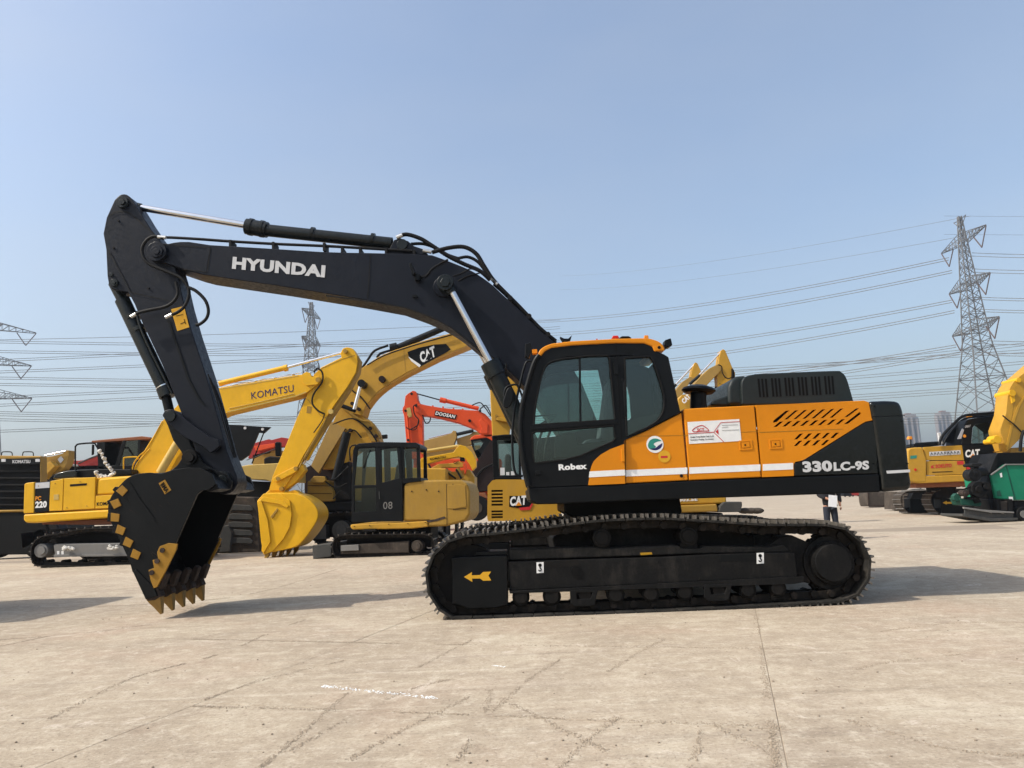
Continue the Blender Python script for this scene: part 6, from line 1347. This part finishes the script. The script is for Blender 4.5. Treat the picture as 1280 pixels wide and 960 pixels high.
pr('gear_case', 'mud', X, F, B3([(1120, 675), (1180, 672), (1185, 738), (1125, 740)]), -0.1, 0.7, 0.04)
for x in (1282,):
    b = B(); b.disc(F, B3([(x, 762)])[0], 9.0, -0.2, 0.15, 30); w_ = b.build('wheel', 'hose', X, 0.03); B().disc(F, B3([(x, 762)])[0], 4.5, -0.23, -0.2, 20).build('rim', 'lgrey', w_)
pr('chassis', 'chassis', X, F, B3([(1215, 668), (1420, 668), (1420, 720), (1250, 745), (1220, 760)]), 0.1, 1.3, 0.03)

# --- yellow boom at right edge
F = Frame(31.0)
X = thing('excavator', base_of(F, 1275, 0.5), 'yellow excavator boom rising out of the picture above the green hopper', 'excavator')
bo = arm_piece(X, 'boom', 'cyellow', F, B3([(1168, 340), (1125, 220), (1122, 195), (1160, 90)]) + sm(D7([(430, 175), (440, 130), (470, 80), (528, 30)]), 3) + [(1310, 440), (1340, 430), (1345, 470), (1300, 495)] + D7([(490, 240), (460, 330), (425, 500), (410, 495)]), 0.8)
pr('boom_shaded_side', 'dyellow', bo, Frame(F.Y-0.02), D7([(428, 500), (465, 325), (500, 232), (535, 185), (640, 150), (640, 270), (528, 400)]), 0, 0.02, 0)  # darker yellow paints the shade on the side turned from the sun
pr('flange', 'cyellow', bo, Frame(F.Y-0.03), D7([(528, 168), (490, 225), (455, 320), (420, 470), (428, 500), (465, 340), (500, 240), (528, 190)]), 0, 0.02, 0)
b = B(); b.disc(F, D7([(460, 150)])[0], 4.2, -0.1, 0.9, 20); b.disc(F, D7([(498, 72)])[0], 3.2, -0.1, 0.9, 16); b.build('boom_boss', 'kyellow', bo, 0.01)
pr('boss_plate', 'kyellow', bo, Frame(F.Y-0.05), D7([(430, 150), (455, 138), (475, 165), (478, 200), (455, 215), (448, 170)]), 0, 0.05, 0.02)
hose('hose', 'hose', X, F, D7([(400, 285), (430, 310), (470, 340), (528, 400)]), 0.9, -0.1, 6)
hose('hose', 'hose', X, F, D7([(505, 500), (512, 420), (528, 375)]), 2.0, -0.15, 6)
b = B(); b.disc(F, B3([(1105, 262)])[0], 5, -0.2, 0.3, 24); b.disc(F, B3([(1070, 275)])[0], 3, -0.2, 0.3, 20); b.build('cylinder_head', 'kyellow', X, 0.02)
pr('house', 'dyellow', X, F, [(1262, 560), (1420, 550), (1420, 600), (1262, 610)], 0.5, 2.5, 0.05)

# ------------------------------------------------------------------ person standing behind the counterweight
PY = 19.5
p0 = Frame(PY)(1038, 640); px_ = p0.x
PX = thing('person', (px_, PY, 0), 'person in black jacket and dark trousers holding white paper, behind the excavator tail', 'person')
def skin(name, mat, pts, edges, parent, sub=2, root=0):
    me = bpy.data.meshes.new(name); me.from_pydata([Vector(p[:3]) for p in pts], edges, []); o = bpy.data.objects.new(name, me); COL.objects.link(o)
    o.data.materials.append(M[mat]); o.parent = parent; ROOT[o.name] = ROOT[parent.name]
    md = o.modifiers.new('skin', 'SKIN'); md.use_smooth_shade = True
    for i, p in enumerate(pts):
        r = p[3]; me.skin_vertices[0].data[i].radius = r if isinstance(r, tuple) else (r, r); me.skin_vertices[0].data[i].use_root = (i == root)
    o.modifiers.new('subsurf', 'SUBSURF').levels = sub; o.modifiers['subsurf'].render_levels = sub
    return o
# facing the camera, arm hanging, other forearm holding the paper
skin('body', 'skin', [(0, 0, 0.98, (0.08, 0.06)), (0, 0, 1.15, (0.09, 0.07)), (0, 0.01, 1.38, (0.12, 0.08)), (0, 0, 1.50, 0.055), (0, -0.01, 1.58, 0.06), (0, -0.015, 1.67, (0.078, 0.09)), (0, -0.01, 1.74, 0.055),
    (0.19, 0, 1.42, 0.055), (0.24, 0.02, 1.15, 0.043), (0.25, -0.04, 0.90, 0.032), (0.25, -0.05, 0.84, 0.034),
    (-0.19, 0, 1.42, 0.055), (-0.25, 0.02, 1.16, 0.043), (-0.12, -0.20, 1.05, 0.032), (-0.07, -0.23, 1.04, 0.034),
    (0.10, 0, 0.86, 0.085), (0.11, 0.0, 0.48, 0.06), (0.12, 0.02, 0.10, 0.045), (-0.10, 0, 0.86, 0.085), (-0.11, -0.01, 0.48, 0.06), (-0.12, 0.02, 0.10, 0.045)],
    [(0, 1), (1, 2), (2, 3), (3, 4), (4, 5), (5, 6), (2, 7), (7, 8), (8, 9), (9, 10), (2, 11), (11, 12), (12, 13), (13, 14), (0, 15), (15, 16), (16, 17), (0, 18), (18, 19), (19, 20)], PX)
skin('jacket', 'jacket', [(0, 0, 0.80, (0.20, 0.14)), (0, 0, 1.05, (0.19, 0.14)), (0, 0.01, 1.25, (0.18, 0.13)), (0, 0.01, 1.43, (0.17, 0.11)), (0.20, 0, 1.42, 0.075), (0.26, 0.02, 1.15, 0.062), (0.265, -0.03, 0.93, 0.052),
    (-0.20, 0, 1.42, 0.075), (-0.27, 0.02, 1.16, 0.062), (-0.15, -0.17, 1.06, 0.052), (0, 0, 1.50, 0.075)],
    [(0, 1), (1, 2), (2, 3), (3, 4), (4, 5), (5, 6), (3, 7), (7, 8), (8, 9), (3, 10)], PX)
skin('trousers', 'jeans', [(0, 0, 0.95, (0.16, 0.11)), (0.09, 0, 0.80, 0.10), (0.11, 0, 0.48, 0.078), (0.12, 0.02, 0.08, 0.068), (-0.09, 0, 0.80, 0.10), (-0.11, -0.01, 0.48, 0.078), (-0.12, 0.02, 0.08, 0.068)], [(0, 1), (1, 2), (2, 3), (0, 4), (4, 5), (5, 6)], PX)
for sx in (0.12, -0.12): skin('shoe', 'jacket', [(sx, 0.05, 0.045, 0.045), (sx, -0.06, 0.04, 0.045), (sx*1.1, -0.17, 0.03, 0.033)], [(0, 1), (1, 2)], PX)
for hx, hy, hz_, s_, dn in ((0.25, -0.055, 0.84, 1, Vector((0, -0.12, -1))), (-0.06, -0.235, 1.035, -1, Vector((1, -0.2, -0.15)))):
    dn = dn.normalized(); side_ = Vector((0, 1, 0)).cross(dn).normalized() if s_ > 0 else Vector((0, 0, 1)); side_ = Vector((0, 1, 0)) if s_ > 0 else side_
    for k in range(4):
        o_ = Vector((hx, hy, hz_))+side_*((k-1.5)*0.019)+dn*0.02; L_ = (0.068, 0.078, 0.074, 0.058)[k]
        a_ = o_; b_ = o_+dn*L_*0.55; c_ = b_+(dn*0.8+Vector((-0.45*s_, -0.1, -0.1))).normalized()*L_*0.45
        skin('finger', 'skin', [(*a_, 0.010), (*b_, 0.0085), (*c_, 0.007)], [(0, 1), (1, 2)], PX, 1)
    o_ = Vector((hx, hy, hz_))-side_*0.025; skin('thumb', 'skin', [(*o_, 0.011), (*(o_-side_*0.018+dn*0.03), 0.010), (*(o_-side_*0.020+dn*0.055), 0.008)], [(0, 1), (1, 2)], PX, 1)
b = B(); b.ball(Vector((px_, PY+0.012, 1.70)), 0.098, (0.88, 1.0, 0.95), 3)
for v in list(b.bm.verts):
    if v.co.y < PY-0.035 and v.co.z < 1.735: b.bm.verts.remove(v)
b.build('hair', 'hair', PX, smooth=True)
b = B()
for sx in (-0.028, 0.028): b.ball(Vector((px_+sx, PY-0.098, 1.665)), 0.009)
b.build('eyes', 'blackprint', PX); B().cylinder((px_, PY-0.10, 1.665), (px_, PY-0.125, 1.635), 0.008, 8, 0.014).build('nose', 'skin', PX); B().box((px_, PY-0.098, 1.605), (0.04, 0.01, 0.008)).build('mouth', 'redprint', PX)
for sx in (-0.08, 0.08): B().ball(Vector((px_+sx, PY-0.01, 1.655)), 0.022, (0.4, 0.8, 1.3)).build('ear', 'skin', PX)
pp = B(); pp.box((px_-0.02, PY-0.26, 0.99), (0.22, 0.004, 0.30), Matrix.Rotation(R(8), 3, 'Y')); pap = pp.build('paper_sheet', 'paper', None, loc=(px_-0.02, PY-0.26, 0.85)); tag(pap, 'white sheet of paper held at the waist of the person in black', 'paper')

# ------------------------------------------------------------------ pylons
def pylon(loc, H, w0, yaw, arms, label, group='lattice power pylons'):
    """arms: list of (height, half length)"""
    X = thing('power_pylon', loc, label, 'pylon', group)
    Rz = Matrix.Rotation(R(yaw), 3, 'Z'); L0 = Vector(loc)
    def pt(x, y, z): return L0+Rz @ Vector((x, y, z))
    waist = arms[0][0]-3
    def hw(z): return w0/2*(1-z/waist)+2.1*z/waist if z < waist else 2.1-(z-waist)/(H-waist)*1.8
    zs = [0]
    while zs[-1] < waist-1: zs.append(min(waist, zs[-1]+max(2.2, hw(zs[-1])*1.15)))
    while zs[-1] < H-0.5: zs.append(min(H, zs[-1]+1.9))
    r = 0.10
    for sx, sy in ((1, 1), (1, -1), (-1, 1), (-1, -1)):
        b = B()
        for a, c in zip(zs, zs[1:]): b.cylinder(pt(sx*hw(a), sy*hw(a), a), pt(sx*hw(c), sy*hw(c), c), r*1.5, 5)
        b.build('leg', 'galv', X)
    b = B(); cor = [(1, 1), (1, -1), (-1, -1), (-1, 1)]
    for i, (a, c) in enumerate(zip(zs, zs[1:])):
        for k in range(4):
            p, q = cor[k], cor[(k+1) % 4]
            b.cylinder(pt(p[0]*hw(a), p[1]*hw(a), a), pt(q[0]*hw(c), q[1]*hw(c), c), r*0.8, 4); b.cylinder(pt(q[0]*hw(a), q[1]*hw(a), a), pt(p[0]*hw(c), p[1]*hw(c), c), r*0.8, 4)
            if i % 2 == 0: b.cylinder(pt(p[0]*hw(a), p[1]*hw(a), a), pt(q[0]*hw(a), q[1]*hw(a), a), r*0.8, 4)
    o = b.build('bracing', 'galv', X); o['kind'] = 'stuff'
    tips = []
    for z, L in arms:
        for s in (1, -1):
            b = B(); n = 6; h = hw(z)
            for sy in (1, -1):
                for k in range(n):
                    t0, t1 = k/n, (k+1)/n
                    lo = lambda t: pt(s*(h+(L-h)*t), sy*h*(1-t), z+0.9*t); up = lambda t: pt(s*(h+(L-h)*t), sy*h*(1-t), z+2.4*(1-t)+1.1*t)
                    b.cylinder(lo(t0), lo(t1), r, 4); b.cylinder(up(t0), up(t1), r, 4); b.cylinder(lo(t0), up(t1), r*0.7, 4); b.cylinder(lo(t1), up(t1), r*0.7, 4)
                    if sy == 1: b.cylinder(lo(t1), pt(s*(h+(L-h)*t0), -h*(1-t0), z+0.9*t0), r*0.7, 4)
            b.build('crossarm', 'galv', X)
            tip = pt(s*L, 0, z+0.9); mid = pt(s*(L-2.6), 0, z-3.2); inn_ = pt(s*(hw(z)), 0, z-0.2)
            bb = B(); bb.cylinder(tip, mid, 0.14, 6); bb.cylinder(inn_ if L < 6 else pt(s*(L-5.2), 0, z+0.2), mid, 0.14, 6); bb.build('insulator_string', 'insul', X)
            tips.append(mid)
    # peak arms for the earth wires
    b = B()
    for s in (1, -1): b.cylinder(pt(0, 0, H-3), pt(s*2.6, 0, H-0.6), r, 4); b.cylinder(pt(0, 0, H-1), pt(s*2.6, 0, H-0.6), r, 4)
    b.build('peak_arm', 'galv', X); return tips
def tower_loc(px, Y):
    p = Frame(Y)(px, 610); return (p.x, p.y, 0)
def height_at(px, py, Y): return Frame(Y)(px, py).z
Yr, Ym, Yl = 165.0, 240.0, 205.0
Hr = height_at(1215, 270, Yr)
pylon(tower_loc(1246, Yr), Hr, 14, -93, [(height_at(1222, 414, Yr), 9.5), (height_at(1215, 360, Yr), 8.5), (height_at(1209, 305, Yr), 9.5)], 'tall lattice pylon rising at the right above the amber machine')
Hm = height_at(380, 378, Ym)
pylon(tower_loc(388, Ym), Hm, 12, 82, [(height_at(386, 462, Ym), 7.5), (height_at(387, 430, Ym), 7.5), (height_at(387, 396, Ym), 7.5)], 'small-looking lattice pylon right of the black stick, above the yellow boom')
Hl = height_at(10, 400, Yl)
pylon(tower_loc(-24, Yl), Hl, 9, 58, [(height_at(-6, 497, Yl), 11.5), (height_at(-6, 455, Yl), 10.8), (height_at(-6, 412, Yl), 11.5)], 'lattice pylon cut off by the left edge of the picture')
# wires: thin sagging conductors; ends measured on the sky, distances fixed by the pylons they hang on
WG = 'conductors strung between the pylons'
def wire(a, Ya, b_, Yb, sag=0.0, r=0.05, lab='thin grey conductor hanging between the pylons'):
    P0, P1 = Frame(Ya)(*a), Frame(Yb)(*b_); pts = []
    for i in range(25):
        t = i/24; p = P0.lerp(P1, t); p.z -= 4*sag*t*(1-t); pts.append(p)
    # extend past the frame along the same curve
    b = B(); b.tube(pts, r, 4); o = b.build('power_line', 'wire', None, loc=(P0+P1)/2); tag(o, lab, 'power line', WG)
rw = 0.07
# right pylon to lower left (behind the cab and boom)
for dy, pw in ((0, 'upper'), (3.0, 'lower')):
    for (a, c), nm in zip((((1186, 322), (640, 401)), ((1190, 338), (640, 418)), ((1190, 375), (640, 445)), ((1193, 388), (640, 462)), ((1195, 431), (640, 486)), ((1200, 440), (640, 500))), ('first pair from the top', 'second pair', 'third pair', 'fourth pair', 'fifth pair', 'lowest pair')):
        wire((a[0], a[1]+dy), Yr, (c[0], c[1]+dy), 330, 3.5, rw*1.15, pw+' conductor of the '+nm+' from tall pylon to black boom')
# right pylon to the right, almost level
for y, nm in zip((315, 319, 335, 339, 370, 373, 385, 388, 424, 428, 439, 442), ('topmost', 'second', 'third', 'fourth', 'fifth', 'sixth', 'seventh', 'eighth', 'ninth', 'tenth', 'eleventh', 'lowest')):
    wire((1215, y+1), Yr, (1400, y+1), Yr-25, 0.4, rw, nm+' of the level conductors leaving the tall pylon to the right')
wire((1180, 270), Yr, (1330, 271), 190, 0, 0.03, 'thin earth wire running right from the very tip of the tall pylon')
wire((1180, 293), Yr, (1330, 294), 190, 0, 0.03, 'thin earth wire running right just under the tall pylon tip')
wire((1213, 270), Yr, (700, 345), 420, 3, 0.045, 'faint highest wire running left from the tall pylon tip')
wire((1200, 296), Yr, (700, 362), 420, 3, 0.045, 'faint wire running left just under the highest one from the tall pylon')
# far lines crossing low behind everything
rnd = random.Random(3)
for (y0, y1, n) in ((512, 470, 3), (505, 452, 3), (497, 440, 2), (486, 415, 2), (470, 428, 2), (522, 508, 3), (530, 518, 2)):
    for k in range(n): wire((640, y0+k*3), 300, (1400, y1+k*3.4), 210, 1.5, 0.085, 'faint %s wire of the distant bundle crossing at %s' % (('top', 'second', 'third')[k], {512: 'hood vent height', 505: 'the hood top', 497: 'just above the hood', 486: 'cab window height', 470: 'cab roof height', 522: 'the orange deck', 530: 'counterweight top'}[y0]))
for (y0, y1, n) in ((425, 428, 2), (437, 440, 2), (470, 474, 2), (478, 481, 2), (513, 520, 3), (522, 528, 2), (426, 400, 1), (452, 408, 2), (466, 425, 2), (498, 455, 2), (508, 462, 2), (540, 500, 2)):
    for k in range(n): wire((-60, y0+k*2.6), 200, (700, y1+k*2.8), 290, 1.0, 0.075, '%s faint conductor of the left-hand bundle %s' % (('upper', 'middle', 'lowest')[k], {425: 'level with the pylon top arm', 437: 'just under the pylon top arm', 470: 'above its middle arm', 478: 'below its middle arm', 513: 'above its lowest arm', 522: 'below its lowest arm', 426: 'climbing steeply highest', 452: 'climbing past the stick sticker', 466: 'climbing behind the bucket cylinder', 498: 'climbing below the cylinder', 508: 'climbing over the yellow boom', 540: 'climbing from the loader roof'}[y0]))

# ------------------------------------------------------------------ apartment towers and far things
def apartment(pxs, top, Y, label):
    F = Frame(Y); x0, x1 = pxs; X = thing('apartment_tower', base_of(F, (x0+x1)/2, 15), label, 'building')
    n = 4; w = (x1-x0)/n
    for i in range(n):
        cx = x0+w*(i+0.5); p = F(cx, 600, 12); p.z = 0; ht = F((x0+x1)/2, top+(1.5 if i in (0, 3) else 0), 12).z
        B().cylinder(p, (p.x, p.y, ht), F.m(w*0.52), 20).build('bay', 'bldglass' if i % 2 else 'bld', X, smooth=True)
        m_ = F(cx+w*0.5, 600, 2)
        B().box((m_.x, m_.y+5, ht/2-1), (F.m(w*0.22), 6, ht-2)).build('fin', 'bld', X)
        # floors
        b = B()
        for k in range(1, int(ht/3.2)): b.cylinder((p.x, p.y, k*3.2), (p.x, p.y, k*3.2+0.7), F.m(w*0.53), 20)
        o = b.build('floor_band', 'bld', X, smooth=True); o['kind'] = 'stuff'
    c = F((x0+x1)/2, 600, 12); B().box((c.x, c.y, ht+1.5), (F.m(w*2.2), 14, 4)).build('plant_room', 'bld', X); B().box((c.x, c.y, ht+4), (F.m(w*0.9), 8, 3)).build('crown', 'roofbrown', X)
apartment((1131, 1157), 520.5, 900, 'pale round-bayed apartment tower directly right of the counterweight')
apartment((1178, 1199), 517, 950, 'pale round-bayed apartment tower beside the amber machine cab')
apartment((1250, 1262), 514, 1000, 'distant tower block mostly hidden behind the right pylon foot')
# low dusty greenery, sheds at the far edge of the yard
rnd = random.Random(11)
tb = B()
for k in range(260):
    x = rnd.uniform(-330, 330); y = rnd.uniform(300, 330); h = rnd.uniform(2.5, 6)
    for q in range(3): bmesh.ops.create_icosphere(tb.bm, subdivisions=1, radius=h*0.5, matrix=Matrix.Translation((x+rnd.uniform(-2, 2), y, h*rnd.uniform(0.3, 0.6))) @ Matrix.Rotation(rnd.random()*3, 4, 'Y') @ Matrix.Diagonal((rnd.uniform(.8, 1.4), 1, rnd.uniform(.5, 1), 1)))
o = tb.build('treeline', 'treeleaf', None); tag(o, 'low dusty line of far trees on the horizon behind the yard', 'trees', kind='stuff')

# ------------------------------------------------------------------ haze
hb = B(); hb.box((0, 1000, 49), (3400, 2300, 101)); hz_o = hb.build('haze', 'paint_dummy' if False else M['wire'], None)
hm = bpy.data.materials.new('haze_air'); hm.use_nodes = True; hn = hm.node_tree.nodes; hn.remove(hn['Principled BSDF'])
pv = hn.new('ShaderNodeVolumePrincipled'); pv.inputs['Color'].default_value = (0.92, 0.95, 1.0, 1); pv.inputs['Density'].default_value = 0.0007; pv.inputs['Anisotropy'].default_value = 0.7
hm.node_tree.links.new(pv.outputs[0], hn['Material Output'].inputs['Volume']); hz_o.data.materials[0] = hm
tag(hz_o, 'thin pale haze in the air over the yard', 'haze', kind='stuff')
